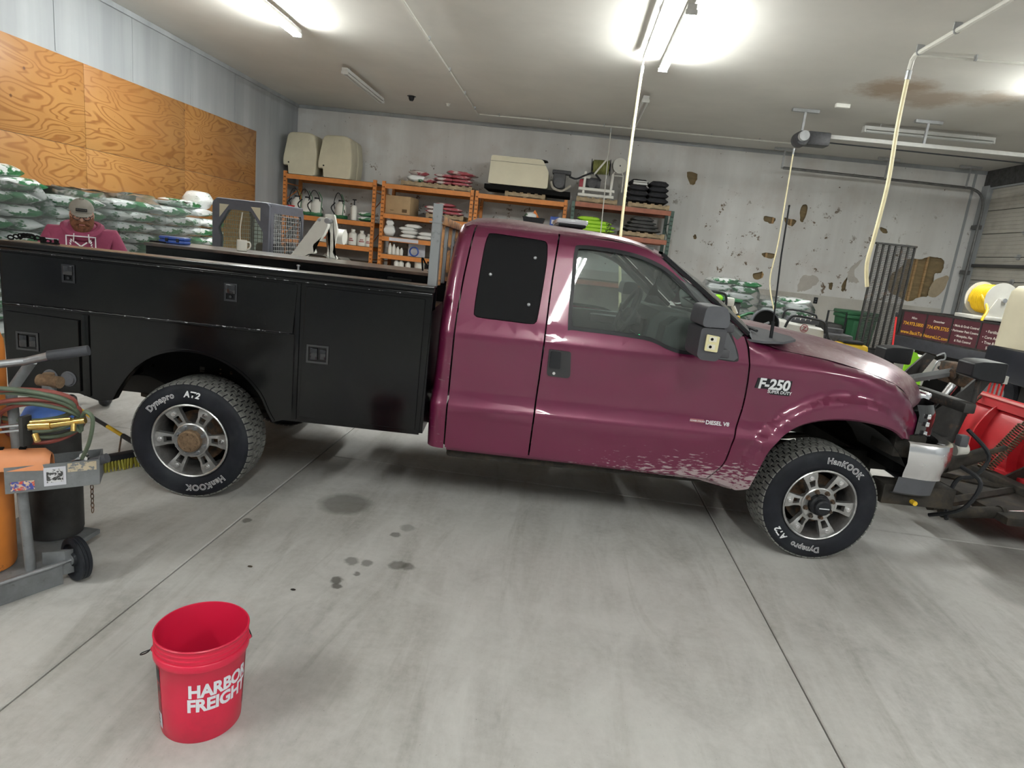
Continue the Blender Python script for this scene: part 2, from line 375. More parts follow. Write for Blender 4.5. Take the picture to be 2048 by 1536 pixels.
# ------------------------------------------------------------------ floor of sawn slabs
fl = struct('floor', MB().box((XL-.2,YF-.2,-.2),(XR+.2,YB+.2,-.012)), m_('joint_grey',(.07,.067,.06),.9))
xs = [XL]+[1.264+3.05*k for k in range(-2,3)]+[XR]; ys = [YF,-1.43,4.67,10.77,YB]
for i in range(len(xs)-1):
    for j in range(len(ys)-1):
        g = .004; a, b, c, d = xs[i]+g*(i>0), xs[i+1]-g, ys[j]+g*(j>0), ys[j+1]-g
        mb = MB(); e = .006
        pts = [(a,c),(b,c),(b,d),(a,d)]; ins = [(a+e,c+e),(b-e,c+e),(b-e,d-e),(a+e,d-e)]
        mb.grid([[(x,y,-.02) for x,y in pts],[(x,y,-.004) for x,y in pts],[(x,y,0) for x,y in ins]], closed=True)
        mb.bm.faces.new(mb.bm.verts[-4:]) if False else None
        mb.bm.verts.ensure_lookup_table(); mb.bm.faces.new([mb.bm.verts[k] for k in (8,9,10,11)])
        obj('slab', mb, 'concrete', fl, ang=0)
# ------------------------------------------------------------------ ceiling, walls
struct('ceiling', MB().box((XL-.2,YF-.2,H),(XR+.2,YB+.2,H+.15)), 'ceiling_white')
wl = struct('wall_left', MB().box((XL-.2,YF-.2,0),(XL,YB+.2,H)), 'wall_panel')
struct('wall_front', MB().box((XL-.2,YF-.2,0),(XR+.2,YF,H)), 'wall_panel')
for iy, (y0,y1) in enumerate(zip((-.16,2.28,4.72,7.16,9.6,12.15),(2.28,4.72,7.16,9.6,12.15,14.94))):
    for z0, z1 in ((.1,1.34),(1.34,2.56),(2.56,3.78)):
        obj('plywood_sheet', MB().box((XL+.001,y0+.003,z0+.003),(XL+.019,y1-.003,z1-.003),.002), 'plywood', wl, ang=30)
for k in range(9):   # narrow seam battens of the wall sheets above the plywood
    y = 4.2+k*1.63
    obj('batten', MB().box((XL+.001,y,3.8),(XL+.008,y+.04,H-.06)), 'wall_panel', wl, ang=0)
holes = [[p+Vector((rnd(-.014,.014),rnd(-.014,.014))) for p in cr(h, 4, True)] for h in (
 [(8.520,2.605),(8.805,2.616),(9.016,2.698),(9.263,2.705),(9.403,2.603),(9.388,2.347),(9.229,2.289),(9.266,2.135),(9.199,1.929),(9.208,1.730),(8.990,1.665),(8.748,1.537),(8.186,1.774),(8.183,2.133),(8.366,2.352)],
 [(4.779,3.263),(5.075,3.255),(5.043,3.115),(4.843,3.133)], [(5.306,3.279),(5.590,3.230),(5.520,3.087),(5.374,3.130)], [(5.637,3.584),(5.801,3.639),(5.781,3.250),(5.682,3.259)],
 [(4.910,2.351),(5.249,2.348),(5.209,2.243),(4.968,2.257)], [(4.774,1.793),(4.999,1.879),(5.029,1.721),(4.839,1.659)], [(7.038,1.724),(7.123,1.975),(7.162,1.698),(7.086,1.589)],
 [(2.683,4.148),(2.946,4.124),(2.920,3.869),(2.778,3.889)], [(3.096,2.601),(3.162,2.625),(3.185,2.530),(3.114,2.533)], [(7.652,3.290),(7.810,3.268),(7.873,3.159),(7.734,3.183)], [(6.713,1.768),(6.809,1.779),(6.823,1.619),(6.749,1.651)])]
mb = MB().plate([(XL,0),(XR+.2,0),(XR+.2,H),(XL,H)], [[(p.x,p.y) for p in h] for h in holes], lambda x,z:(x,YB,z), (0,.016,0))
wb = struct('wall_back', mb, 'wall_dirty')
obj('sheathing', MB().box((XL,YB+.07,0),(XR+.2,YB+.1,H)), 'plywood_dull' if 'plywood_dull' in M else m_('plywood_dull',(.26,.19,.1),.8,n=(3,.3,(1,1,4))), wb, ang=0)
for x in (8.72,8.98,5.0,5.45): obj('stud', MB().box((x,YB+.017,0),(x+.05,YB+.069,H)), 'wood', wb, ang=0)
obj('torn_facing', MB().plate([(p.x+rnd(-.012,.012),p.y+rnd(-.012,.012)) for p in cr([(9.266,2.135),(9.500,2.280),(9.594,2.212),(9.547,1.929),(9.401,1.732),(9.208,1.730),(9.199,1.929)],3,True)], [], lambda x,z:(x,YB-.004,z), (0,.003,0)), m_('tan_board',(.45,.37,.26),.8,n=(6,.1)), wb, ang=0)
for px in ([(7.270,2.111),(7.464,2.568),(7.404,2.483),(7.149,2.217),(7.133,2.016),(7.225,1.866),(7.455,1.892)], [(5.948,1.520),(6.002,1.850),(6.266,1.919),(6.445,1.819),(6.322,1.643),(6.112,1.498)]):
    obj('flaking_skim', MB().plate([(p.x+rnd(-.02,.02),p.y+rnd(-.02,.02)) for p in cr(px,5,True)], [], lambda x,z:(x,YB-.004,z), (0,.003,0)), m_('skim',(.52,.49,.45),.75,n=(4,.1)) if 'skim' not in M else 'skim', wb, ang=0)
struct('baseboard_back', MB().box((XL,YB-.02,0),(9.6,YB,1.44),.004), m_('wainscot', (.55,.53,.49), .6, n=(1.5,.1), layers=[((.33,.3,.26),1.2,.55,.8)]))
struct('trim_1', MB().box((9.6,YB-.012,0),(9.66,YB,H)), 'wall_panel')
struct('trim_2', MB().box((XL,YB-.03,H-.09),(XR,YB,H),.01), 'wall_panel')
struct('trim_3', MB().box((XL,-.5,H-.09),(XL+.03,YB,H),.01), 'wall_panel')
o = thing('power_outlet', 'small dark outlet plate on the back wall above the bag pallets', 'outlet', (6.46,YB-.035,1.30))
obj('cover_plate', MB().box((-.05,0,-.08),(.05,.014,.08),.004), 'black_plastic', o); [obj('socket', MB().box((-.02,-.004,z),(.02,0,z+.035)), 'grey_plastic', o) for z in (.015,-.05)]
# right wall with its sectional door
wr = struct('wall_right', MB().plate([(YF-.2,0),(YB+.2,0),(YB+.2,H),(YF-.2,H)], [[(9.2,0.001),(16.95,.001),(16.95,4.42),(9.2,4.42)]], lambda y,z:(XR,y,z), (.2,0,0)), 'wall_panel')
d1 = struct('door_1', MB().box((XR+.12,9.1,0),(XR+.16,17.05,4.5)), 'grey_plastic')
m_('door_skin', (.5,.48,.43), .5, n=(2,.1), layers=[((.3,.28,.25),1.5,.55,.85)])
for k in range(8):
    z0 = .02+k*.555; prof = []
    for j in range(6):
        za = z0+.01+j*.0905; prof += [(XR+.07,za),(XR+.07,za+.07),(XR+.078,za+.078),(XR+.078,za+.085)]
    prof = [(XR+.1,z0+.004)]+prof+[(XR+.1,z0+.55)]
    mb = MB(); mb.grid([[(x,9.2,z) for x,z in prof],[(x,16.95,z) for x,z in prof]])
    obj('door_section', mb, 'door_skin', d1, ang=20)
    if k: 
        for y in (10.3,12,13.7,15.4): obj('hinge', MB().box((XR+.035,y-.05,z0-.06),(XR+.068,y+.05,z0+.06),.006).cyl((XR+.03,y-.09,z0),(XR+.03,y+.09,z0),.014,n=8), 'galv', d1)
for z in (2.6,): obj('strut', MB().box((XR-.02,9.2,z-.05),(XR+.068,16.9,z+.02),.004), m_('strut_dark',(.09,.09,.09),.5,.4) , d1)
struct('trim_4', MB().box((XR-.06,16.93,0),(XR+.02,17.19,4.5),.01), 'wall_panel')
struct('trim_5', MB().box((XR-.03,9,4.46),(XR,17.19,H),.0), 'cloth_grey')
t = thing('door_track', 'dark galvanised door track curving from the jamb to run level under the ceiling', 'track')
pth = [(9.78,16.86,.05),(9.78,16.86,3.9),(9.74,16.86,4.12),(9.6,16.86,4.3),(9.38,16.86,4.38)]
pth = cr(pth[:2],2)[:-1]+cr(pth[1:],4)+[Vector((4.85,16.6,4.38))]
m_('track_steel',(.17,.17,.17),.45,.7,n=(7,.3))
obj('rail', MB().tube(pth,.032,6), 'track_steel', t)
for x in (4.85,7.3,9.2): obj('hanger', MB().box((x-.02,16.7,4.38),(x+.02,16.72,H-.003)).box((x-.25,16.68,H-.06),(x+.25,16.74,H-.002)), 'galv', t)
for z in (1.2,2.4,3.5): obj('bracket', MB().box((9.76,16.87,z-.05),(9.88,17.1,z+.05)), 'track_steel', t)
# ------------------------------------------------------------------ ceiling fixtures
def fixture(x, y0, lit, label, along='y', z=4.72, L_=2.42):
    t = thing('fluorescent_fixture', label, 'ceiling light', (x,y0,z), 0 if along=='y' else -pi/2, 'strip lights under the ceiling')
    obj('housing', MB().prism([(-.055,.0),(.055,.0),(.075,-.03),(.055,.06),(-.055,.06),(-.075,-.03)][0:1]+[(.055,0),(.055,.06),(-.055,.06)], lambda a,b:(a,0,b), (0,L_,0)), 'fixture_white', t)
    for s in (-1,1):
        obj('tube', MB().cyl((s*.042,.04,-.035),(s*.042,L_-.04,-.035),.019,n=8), 'tube_on' if lit else 'tube_off', t)
        obj('hanger', MB().cyl((0,L_/2+s*.9,.06),(0,L_/2+s*.9,H-z-.002),.006,n=6), 'galv', t)
    for yy in (0,L_-.03): obj('socket_bar', MB().box((-.07,yy,-.055),(.07,yy+.03,.0),.004), 'fixture_white', t)
    return t
fixture(-4.74,8.17,True,'lit twin tube strip light nearest the plywood wall, at the top edge of the picture')
fixture(-4.72,12.65,False,'unlit twin tube strip light nearest the far left corner')
fixture(1.05,8.27,True,'lit twin tube strip light above the truck hood beside the hanging hose')
fixture(1.02,12.65,False,'unlit strip light behind the hanging hose near the back wall')
fixture(6.82,8.3,True,'lit strip light at the right edge near the brown ceiling stain')
fixture(5.3,13.5,False,'unlit strip light running crosswise above the door opener rail','x',4.74)
for x, y in ((-4.74,-2.9),(1.1,-2.9),(6.82,-2.9)): fixture(x,y,True,'lit strip light %s, in the %s row'%('behind the camera' if True else '','left' if x<0 else 'middle' if x<3 else 'right'))
# ------------------------------------------------------------------ air line and drops
def pipe(name, label, pts, r, m='pvc', cat='pipe', clamps=None):
    t = thing(name, label, cat); obj('line', MB().tube(pts, r, 8), m, t)
    for p, q in clamps or []:
        mb = MB().cyl(Vector(p)-Vector(q)*.012, Vector(p)+Vector(q)*.012, r*1.25, n=10); mb.box((p[0]-r*1.5,p[1]-.008,p[2]),(p[0]+r*1.5,p[1]+.008,H-.001)) if abs(q[1])>.5 else mb.box((p[0]-.008,p[1]-r*1.5,p[2]),(p[0]+.008,p[1]+r*1.5,H-.001))
        obj('clamp', mb, 'galv', t)
    return t
zc = 4.81
pipe('air_pipe','white plastic air line running along the ceiling to the back wall',[(-2.61,-1,zc),(-2.63,15.93,zc)],.017,clamps=[((-2.62,y,zc),(0,1,0)) for y in (5.5,7.2,8.9,10.6,12.3,14.0,15.4)])
pipe('air_pipe','white plastic air line crossing the ceiling in front of the back wall',[(-2.59,15.95,zc),(4.75,15.85,zc)],.017,clamps=[((x,15.9,zc),(1,0,0)) for x in (-2.1,-.9,.4,1.5,2.9,4)])
pipe('air_pipe','white air line dropping into the cream hose over the truck',[(.72,2,zc),(.72,10.3,zc),(.72,10.45,zc-.02),(.72,10.5,zc-.12)],.017,clamps=[((.72,y,zc),(0,1,0)) for y in (4,6,7.2,8.6,9.8)])
pipe('air_pipe','thick white air line slanting to the right hand hose drop',[(4.1,2,4.77),(4.1,9.3,4.77),(4.12,9.4,4.74),(4.12,9.42,4.62)],.03,clamps=[((4.1,y,4.77),(0,1,0)) for y in (5,7.4,8.4,9.2)])
pipe('air_pipe','white air line branching crosswise from the right hand drop',[(4.16,9.44,zc),(9.8,9.34,zc)],.02,clamps=[((x,9.4,zc),(1,0,0)) for x in (4.9,6.2,7.5)])
def hose(label, pts, r, m='hose_cream'):
    t = thing('hanging_hose', label, 'hose'); obj('hose', MB().tube(cr(pts,6), r, 8), m, t)
    obj('coupling', MB().cyl(Vector(pts[0])+V(0,0,.06),Vector(pts[0])-V(0,0,.05),r*1.3,n=10), 'galv', t); return t
hose('long cream air hose hanging straight down behind the truck cab',[(.72,10.5,4.62),(.72,10.5,3.5),(.75,10.5,2.2),(.83,10.45,1.5),(.9,10.4,.9),(.86,10.4,.35)],.022)
hose('cream air hose ending in a curl above the trailer',[(4.12,9.42,4.55),(4.13,9.42,3.9),(4.17,9.42,3.2),(4.15,9.42,2.5),(4.13,9.42,2.1),(4.2,9.42,1.78)],.028)
hose('thin pale hose reaching down from the back air line to the racks',[(.57,15.9,4.72),(.58,15.85,4.2),(.61,15.7,3.3),(.64,15.6,2.3)],.012,'pvc')
hose('thin cream cord with a droop below the door opener',[(3.93,13.0,4.12),(3.95,13,3.3),(3.97,13,2.4),(3.95,13,1.7),(4.1,12.9,1.15)],.014)
t = thing('smoke_alarm','small dark round alarm on the ceiling left of the air line','smoke alarm',(-4.0,14.95,H-.0)); obj('body', MB().lathe([(0,-.1),(.04,-.1),(.06,-.06),(.07,-.01),(.1,-.005),(.1,-.001)],(0,0,0),n=16), 'black_plastic', t)
t = thing('smoke_alarm','tiny pale sensor on the ceiling nearest the air line corner','sensor',(-3.24,15.35,H)); obj('body', MB().lathe([(0,-.07),(.03,-.06),(.04,-.02),(.06,-.001)],(0,0,0),n=12), 'white_plastic', t)
t = thing('wall_sensor','small white rectangular sensor on the ceiling beside the door opener','sensor',(4.4,12.3,H-.05)); obj('body', MB().box((-.12,-.04,-.02),(.12,.04,.048),.01), 'white_plastic', t)
# door opener
t = thing('door_opener','dark motor unit of the overhead door hung from the ceiling','door opener',(4.06,12.9,4.35))
obj('motor', MB().box((-.0,-.14,-.12),(.42,.14,.12),.03).lathe([(0,-.16),(.12,-.16),(.14,-.1),(.14,.1),(.12,.16),(0,.16)],(-.08,0,-.02),(0,1,0),20), m_('opener_dark',(.05,.05,.055),.5,n=(20,.4)), t)
obj('pulley', MB().lathe([(.0,-.05),(.09,-.05),(.07,-.02),(.07,.02),(.09,.05),(0,.05)],(-.1,-.23,.0),(0,1,0),18), 'galv', t)
obj('rail', MB().box((.4,-.06,.03),(5.7,.0,.1),.004), 'fixture_white', t)
obj('chain', MB().tube([(.4,-.03,-.04),(5.6,-.03,-.08)],.012,6), 'black_plastic', t)
for x in (-.1,2.1,4.6): obj('hanger', MB().box((x,-.02,.1),(x+.04,.02,.505)).box((x-.22,-.04,.455),(x+.26,.04,.507)), 'galv', t)
# ------------------------------------------------------------------ pickup truck, local frame: x along the truck (front +), y across (near side about 0), z up
QZ = [.40,.50,.60,.72,.785,.81,.84,.90,1.05,1.20,1.235,1.25,1.27,1.35,1.45,1.60,1.75,1.82,1.87,1.90,1.93]
QQ = [-.03,-.05,-.058,-.066,-.076,-.068,-.052,-.046,-.050,-.050,-.052,-.050,-.040,-.02,.01,.055,.10,.125,.16,.21,.30]
def Q(z):
    if z <= QZ[0]: return QQ[0]
    for i in range(len(QZ)-1):
        if z <= QZ[i+1]: t = (z-QZ[i])/(QZ[i+1]-QZ[i]); return QQ[i]+(QQ[i+1]-QQ[i])*t
    return QQ[-1]
def sstep(x, a, b): t = min(1,max(0,(x-a)/(b-a))); return t*t*(3-2*t)
SH = [(3.33,1.41),(3.42,1.375),(3.55,1.341),(3.85,1.312),(4.107,1.268),(4.324,1.205),(4.46,1.129),(4.53,1.05)]
def shz(s):
    if s <= SH[0][0]: return SH[0][1]
    for a, b in zip(SH, SH[1:]):
        if s <= b[0]: return a[1]+(b[1]-a[1])*(s-a[0])/(b[0]-a[0])
    return SH[-1][1]
def QF(s, z):
    q = Q(min(z,1.30)); e = hypot((s-4.03)/.5, (z-.45)/.53); d = (e-1)*.5
    if z < .84: q = q*(1-sstep(s,3.5,3.8))+(-.055)*sstep(s,3.5,3.8)
    q -= .045*(1-sstep(d,.085,.135))
    if s > 4.15: q += .11*((s-4.15)/.38)**2
    t = shz(s); 
    if z > t-.07: q += .055*((z-t+.07)/.07)**2
    return q
def panel(poly, holes=(), Qf=None, off=0, t=.012, step=.12, zs=(), inward=True):
    Qf = Qf or (lambda s,z: Q(z)); bm = bmesh.new(); es = []
    for loop in [poly]+list(holes):
        vs = [bm.verts.new((p[0],0,p[1])) for p in loop]
        es += [bm.edges.new((vs[i],vs[(i+1)%len(vs)])) for i in range(len(vs))]
    bmesh.ops.triangle_fill(bm, use_beauty=True, use_dissolve=False, edges=es)
    xs_ = [p[0] for p in poly]; zs_ = [p[1] for p in poly]
    cuts = [((x,0,0),(1,0,0)) for x in [min(xs_)+step*i for i in range(1,int((max(xs_)-min(xs_))/step)+1)]]
    zl = list(zs) if zs else [z for z in QZ]+[1.0,1.1,1.4,1.5,1.55,1.65,1.7,1.79,1.845,1.885]
    cuts += [((0,0,z),(0,0,1)) for z in zl if min(zs_)+.004 < z < max(zs_)-.004]
    for co, no in cuts:
        bmesh.ops.bisect_plane(bm, geom=bm.verts[:]+bm.edges[:]+bm.faces[:], plane_co=co, plane_no=no, dist=1e-5)
    bmesh.ops.dissolve_degenerate(bm, dist=1e-5, edges=bm.edges[:])
    for v in bm.verts: v.co.y = Qf(v.co.x, v.co.z)+off
    be = [e for e in bm.edges if len(e.link_faces)==1]
    ma = {v: bm.verts.new(v.co+Vector((0,t,0))) for v in {v for e in be for v in e.verts}}
    for e in be: bm.faces.new((e.verts[0],e.verts[1],ma[e.verts[1]],ma[e.verts[0]]))
    bmesh.ops.recalc_face_normals(bm, faces=bm.faces[:])
    f = max(bm.faces, key=lambda f: abs(f.normal.y)*f.calc_area())
    if f.normal.y > 0: bmesh.ops.reverse_faces(bm, faces=bm.faces[:])
    return bm
def inset(poly, d):
    n = len(poly); P = [Vector(p[:2]) for p in poly]; a = sum(P[i-1].cross(P[i]) if False else P[i-1].x*P[i].y-P[i].x*P[i-1].y for i in range(n)); sg = 1 if a>0 else -1; out = []
    for i in range(n):
        e1 = (P[i]-P[i-1]).normalized(); e2 = (P[(i+1)%n]-P[i]).normalized(); n1 = Vector((-e1.y,e1.x)); n2 = Vector((-e2.y,e2.x)); m = (n1+n2)
        m = m.normalized() if m.length>1e-6 else n1; c = max(.5, m.dot(n1)); out.append((P[i].x+m.x*sg*d/c, P[i].y+m.y*sg*d/c))
    return out
TR = thing('pickup_truck','maroon extended cab pickup with a glossy black utility body on big tyres','pickup truck',(-2.217,3.591,0),radians(5.33))
WQ = 1.93
def mirror(o):
    c = o.copy(); COL.objects.link(c); c.scale = (1,-1,1); c.location = (0,WQ,0); return c
def mirp(o, chs=()):
    c = mirror(o)
    for h in chs: g = h.copy(); COL.objects.link(g); g.parent = c
    return c
m_('paint_dirty', (.138,.009,.048), .38, .3, n=(1.3,.12), coat=.7, cr=.035, layers=[((.34,.27,.26),14,.63,.72,(1,1,3)),((.26,.2,.19),40,.7,.76)])
def doorpaint():   # maroon paint with road scuffs along the low front edge of the door and sill
    m = M['paint_scuffed'] = mat('paint_scuffed', (.138,.009,.048), .38, .3, coat=.7, cr=.035); nt = m.node_tree; N = nt.nodes; L = nt.links; b = N['Principled BSDF']
    tc = N.new('ShaderNodeTexCoord'); mp = N.new('ShaderNodeMapping'); mp.inputs['Rotation'].default_value = (0,.25,0); mp.inputs['Scale'].default_value = (.35,1,1.6); L.new(tc.outputs['Object'], mp.inputs[0])
    n = N.new('ShaderNodeTexNoise'); n.inputs['Scale'].default_value = 55; n.inputs['Detail'].default_value = 6; L.new(mp.outputs[0], n.inputs['Vector'])
    sx = N.new('ShaderNodeSeparateXYZ'); L.new(tc.outputs['Object'], sx.inputs[0])
    def mr(s, a, bb, lo=0, hi=1):
        r = N.new('ShaderNodeMapRange'); r.inputs['From Min'].default_value=a; r.inputs['From Max'].default_value=bb; r.inputs['To Min'].default_value=lo; r.inputs['To Max'].default_value=hi; L.new(s, r.inputs['Value']); return r.outputs[0]
    def mul(a, c, op='MULTIPLY'):
        x = N.new('ShaderNodeMath'); x.operation = op; L.new(a, x.inputs[0]); L.new(c, x.inputs[1]) if not isinstance(c,float) else setattr(x.inputs[1],'default_value',c); return x.outputs[0]
    low = mul(mr(sx.outputs['Z'],.72,.46), mr(sx.outputs['X'],2.2,3.1,.1,1))
    mk = mul(mul(low, .75), mr(n.outputs[0],.3,.7,-.45,.33), 'ADD')
    f = mr(mk,.38,.55,0,.75)
    x = N.new('ShaderNodeMix'); x.data_type='RGBA'; L.new(f, x.inputs[0]); x.inputs[6].default_value=(.138,.009,.048,1); x.inputs[7].default_value=(.42,.36,.36,1); L.new(x.outputs[2], b.inputs['Base Color'])
    L.new(mr(f,0,.75,.38,.8), b.inputs['Roughness']); L.new(mr(f,0,.75,.3,.0), b.inputs['Metallic']); L.new(mr(f,0,.75,.8,.0), b.inputs['Coat Weight'])
doorpaint()
zt = 1.885
G = .005
g1 = [(1.588,.528),(1.587,.887),(1.591,1.279),(1.599,1.42),(1.608,1.56),(1.63,1.76),(1.649,zt)]
g2 = [(2.115,.523),(2.119,.811),(2.125,1.05),(2.129,1.255),(2.132,1.4),(2.138,1.58),(2.15,1.78),(2.158,zt)]
g3 = [(3.243,.5),(3.30,.565),(3.336,.635),(3.359,.806),(3.38,.95),(3.384,1.07),(3.380,1.184),(3.367,1.293),(3.35,1.36),(3.325,1.415)]
g1 = [tuple(p) for p in cr(g1,3)]; g2 = [tuple(p) for p in cr(g2,3)]; g3 = [tuple(p) for p in cr(g3,3)]
# rear quarter door with its blanked window
wq = [tuple(p) for p in cr([(1.726,1.828),(1.753,1.845),(1.896,1.841),(2.052,1.835),(2.085,1.821),(2.093,1.786),(2.097,1.695),(2.087,1.522),(2.075,1.377),(2.064,1.351),(2.037,1.339),(1.884,1.341),(1.730,1.344),(1.702,1.353),(1.691,1.379),(1.697,1.545),(1.710,1.740)],3,True)]
rd = [(x+G,z) for x,z in g1]+[(x-G,z) for x,z in g2[::-1]]
o1 = obj('rear_door', panel(rd,[wq]), 'paint_scuffed', TR, recalc=False)
m_('matte_black',(.003,.003,.004),.6); M['matte_black'].node_tree.nodes['Principled BSDF'].inputs['Specular IOR Level'].default_value = .15
o2 = obj('blanking_panel', panel(inset(wq,.004), off=.004), 'matte_black', o1, recalc=False)
sc_ = []
for s_, z_ in [(2.024,1.727),(1.766,1.602),(2.013,1.451)]:
    sc_.append(obj('screw', MB().sph((s_,Q(z_)-.002,z_),.011,sy=.6,n=10), 'steel', o1))
mirp(o1,[o2])
# front door with its opening
hole = [tuple(p) for p in cr([(2.287,1.832),(2.454,1.834),(2.600,1.822),(2.714,1.796),(2.829,1.750),(2.948,1.665),(3.092,1.553),(3.224,1.443),(3.281,1.342),(3.306,1.270),(3.279,1.249),(3.173,1.253),(3.049,1.263),(2.949,1.262),(2.869,1.279),(2.800,1.304),(2.721,1.320),(2.500,1.329),(2.291,1.332),(2.260,1.348),(2.255,1.583),(2.256,1.793)],3,True)]
fd = [(x+G,z) for x,z in g2]+[(2.347,zt),(2.574,1.872),(2.70,1.848),(2.79,1.806),(2.90,1.716),(3.06,1.60),(3.2,1.488),(3.31,1.402)]+[(x-G,z) for x,z in g3[::-1]][1:]
fdoor = obj('front_door', panel(fd,[hole]), 'paint_scuffed', TR, recalc=False)
seal = obj('window_seal', panel(hole,[inset(hole,.022)],off=-.003,t=.02), 'black_plastic', fdoor, recalc=False)
gl = obj('window_glass', panel([p for p in inset(hole,.018) if p[0]<3.19]+[(3.2,1.37)] if False else inset(hole,.018),Qf=lambda s,z:-.03+.296*(z-1.3),off=.02,t=.004), 'cab_glass', fdoor, recalc=False)
sail = obj('sail_panel', panel([(3.130,1.498),(3.213,1.437),(3.273,1.342),(3.298,1.273),(3.275,1.255),(3.172,1.259),(3.060,1.266)], off=-.008,t=.02), 'grey_plastic', fdoor, recalc=False)
hp = rp([(2.162,1.207),(2.294,1.203),(2.308,1.057),(2.295,1.043),(2.176,1.045),(2.166,1.058)], .012, 3)
m_('handle_plastic',(.03,.03,.033),.4)
hb = obj('door_handle', panel(hp,off=-.012,t=.014), 'handle_plastic', fdoor, recalc=False)
o_ = obj('handle_paddle', panel(rp([(2.174,1.197),(2.235,1.197),(2.241,1.097),(2.177,1.097)],.008,3),off=-.024,t=.012), 'black_plastic', fdoor, recalc=False)
s_,z_ = (2.207,1.065)
obj('lock_cylinder', MB().cyl((s_,Q(z_)-.012,z_),(s_,Q(z_)-.018,z_),.009), 'chrome', fdoor)
fd2 = mirp(fdoor,[seal,gl,sail]); fd2['label'] = 'far side front door seen through the cab glass'
# cab corner, back wall, roof, rocker
SL = [(.50,1.478),(.55,1.474),(.80,1.474),(.98,1.488),(1.31,1.494),(1.5,1.499),(1.74,1.521),(1.85,1.548),(1.885,1.565),(1.91,1.582),(1.925,1.60)]
def lerp(tab, z):
    if z <= tab[0][0]: return tab[0][1]
    for a, b in zip(tab, tab[1:]):
        if z <= b[0]: return a[1]+(b[1]-a[1])*(z-a[0])/(b[0]-a[0])
    return tab[-1][1]
G1 = [(z,s) for s,z in g1]
rows = []
for z in [.52,.6,.72,.785,.81,.84,.9,1.05,1.2,1.235,1.25,1.27,1.35,1.45,1.55,1.65,1.75,1.82,1.86,zt]:
    sl, sg, q = lerp(SL,z), lerp(G1,z)-G, Q(z); R_ = .085
    r = [(sg,q+.012,z),(sg,q,z),(sl+R_+.001,q,z)]
    for k in range(1,9): a = k/8*pi/2; r.append((sl+R_-R_*sin(a), q+R_-R_*cos(a), z))
    r.append((sl, WQ/2, z)); rows.append(r)
mb = MB(); mb.grid(rows)
o1 = obj('cab_corner', mb, 'paint_dirty', TR); mirp(o1)
edge = [(1.60,1.915),(1.70,1.93),(1.864,1.936),(2.0,1.932),(2.164,1.925),(2.347,1.92),(2.48,1.913),(2.6,1.90),(2.70,1.875),(2.79,1.835)]
def roofz(s): return lerp(edge, s)
rows = []
for i in range(26):
    s = 1.575+(2.80-1.575)*i/25; zr = roofz(max(1.6,s))
    if s < 1.62: zr -= (1.62-s)*.55
    z0 = min(zt, zr-.028); row = []
    for k in range(7):
        t = k/6; z = z0+(zr-z0)*sin(t*pi/2); q = Q(z0)+.002+(.17)*(1-cos(t*pi/2)) ; row.append((s,q,z))
    q1 = row[-1][1]
    for k in range(1,9):
        u = k/8; row.append((s+ (.10*max(0,(s-2.45)/.35))*(1-(1-u)**2), q1+(WQ/2-q1)*u, zr+.032*(1-(1-u)**2)))
    row += [(a,WQ-b,c) for a,b,c in row[-2::-1]]; rows.append(row)
mb = MB(); mb.grid(rows)
obj('roof', mb, m_('paint_dusty',(.138,.009,.048),.42,.3,layers=[((.4,.3,.31),1.8,.42,.75),((.45,.37,.36),25,.55,.8)],coat=.4,cr=.2), TR, ang=50)
obj('headliner', MB().box((1.6,.2,1.85),(2.75,WQ-.2,1.87)), m_('headliner_grey',(.13,.14,.14),.9), TR)
obj('cab_back_wall', MB().box((1.50,.1,.55),(1.52,WQ-.1,1.25)).box((1.56,.2,1.75),(1.58,WQ-.2,1.86)), 'paint', TR)
obj('rear_window', MB().box((1.515,.2,1.27),(1.525,WQ-.2,1.74)), 'glass', TR)
def winm():
    pass
# windshield, pillars
EA = [Vector((2.80,.155,1.835)),Vector((2.9,.12,1.762)),Vector((3.06,.06,1.645)),Vector((3.2,.02,1.54)),Vector((3.35,-.01,1.425))]
EC = [Vector((2.90,WQ/2,1.862)),Vector((3.03,WQ/2,1.79)),Vector((3.22,WQ/2,1.69)),Vector((3.38,WQ/2,1.57)),Vector((3.56,WQ/2,1.435))]
rows = []
for a, c in zip(EA, EC):
    r = []
    for k in range(11):
        u = k/10; r.append((a.x+(c.x-a.x)*(1-(1-u)**2.2), a.y+(c.y-a.y)*u, a.z+(c.z-a.z)*(1-(1-u)**2)))
    r += [(x,WQ-y,z) for x,y,z in r[-2::-1]]; rows.append(r)
mb = MB(); mb.grid(rows); obj('windshield', mb, 'glass', TR, ang=60)
ap = obj('pillar_trim', MB().tube([p+V(-.005,-.012,-.006) for p in EA], .014, 6), 'black_plastic', TR); mirp(ap)
ap = obj('pillar', MB().tube([p+V(-.045,.015,-.03) for p in EA], .03, 6), 'headliner_grey', TR); mirp(ap)
mp_ = [(2.795,.13,1.822),(2.90,.095,1.735),(3.06,.036,1.62),(3.2,-.004,1.513),(3.33,-.03,1.415)]
mb = MB(); mb.grid([[(x,y-.0,z) for x,y,z in mp_],[(e.x,e.y,e.z) for e in EA]]); ap = obj('pillar_skin', mb, 'paint', TR); mirp(ap)
obj('sill_panel', MB().box((1.6,.02,.44),(3.25,.3,.53),.02), 'grime', TR)
o1 = obj('sill_underside', panel([(1.60,.528),(2.12,.521),(3.24,.5),(3.40,.452),(3.497,.47),(3.42,.43),(3.2,.475),(2.4,.495),(1.6,.503)],off=.03), 'paint_scuffed', TR, recalc=False); mirp(o1)
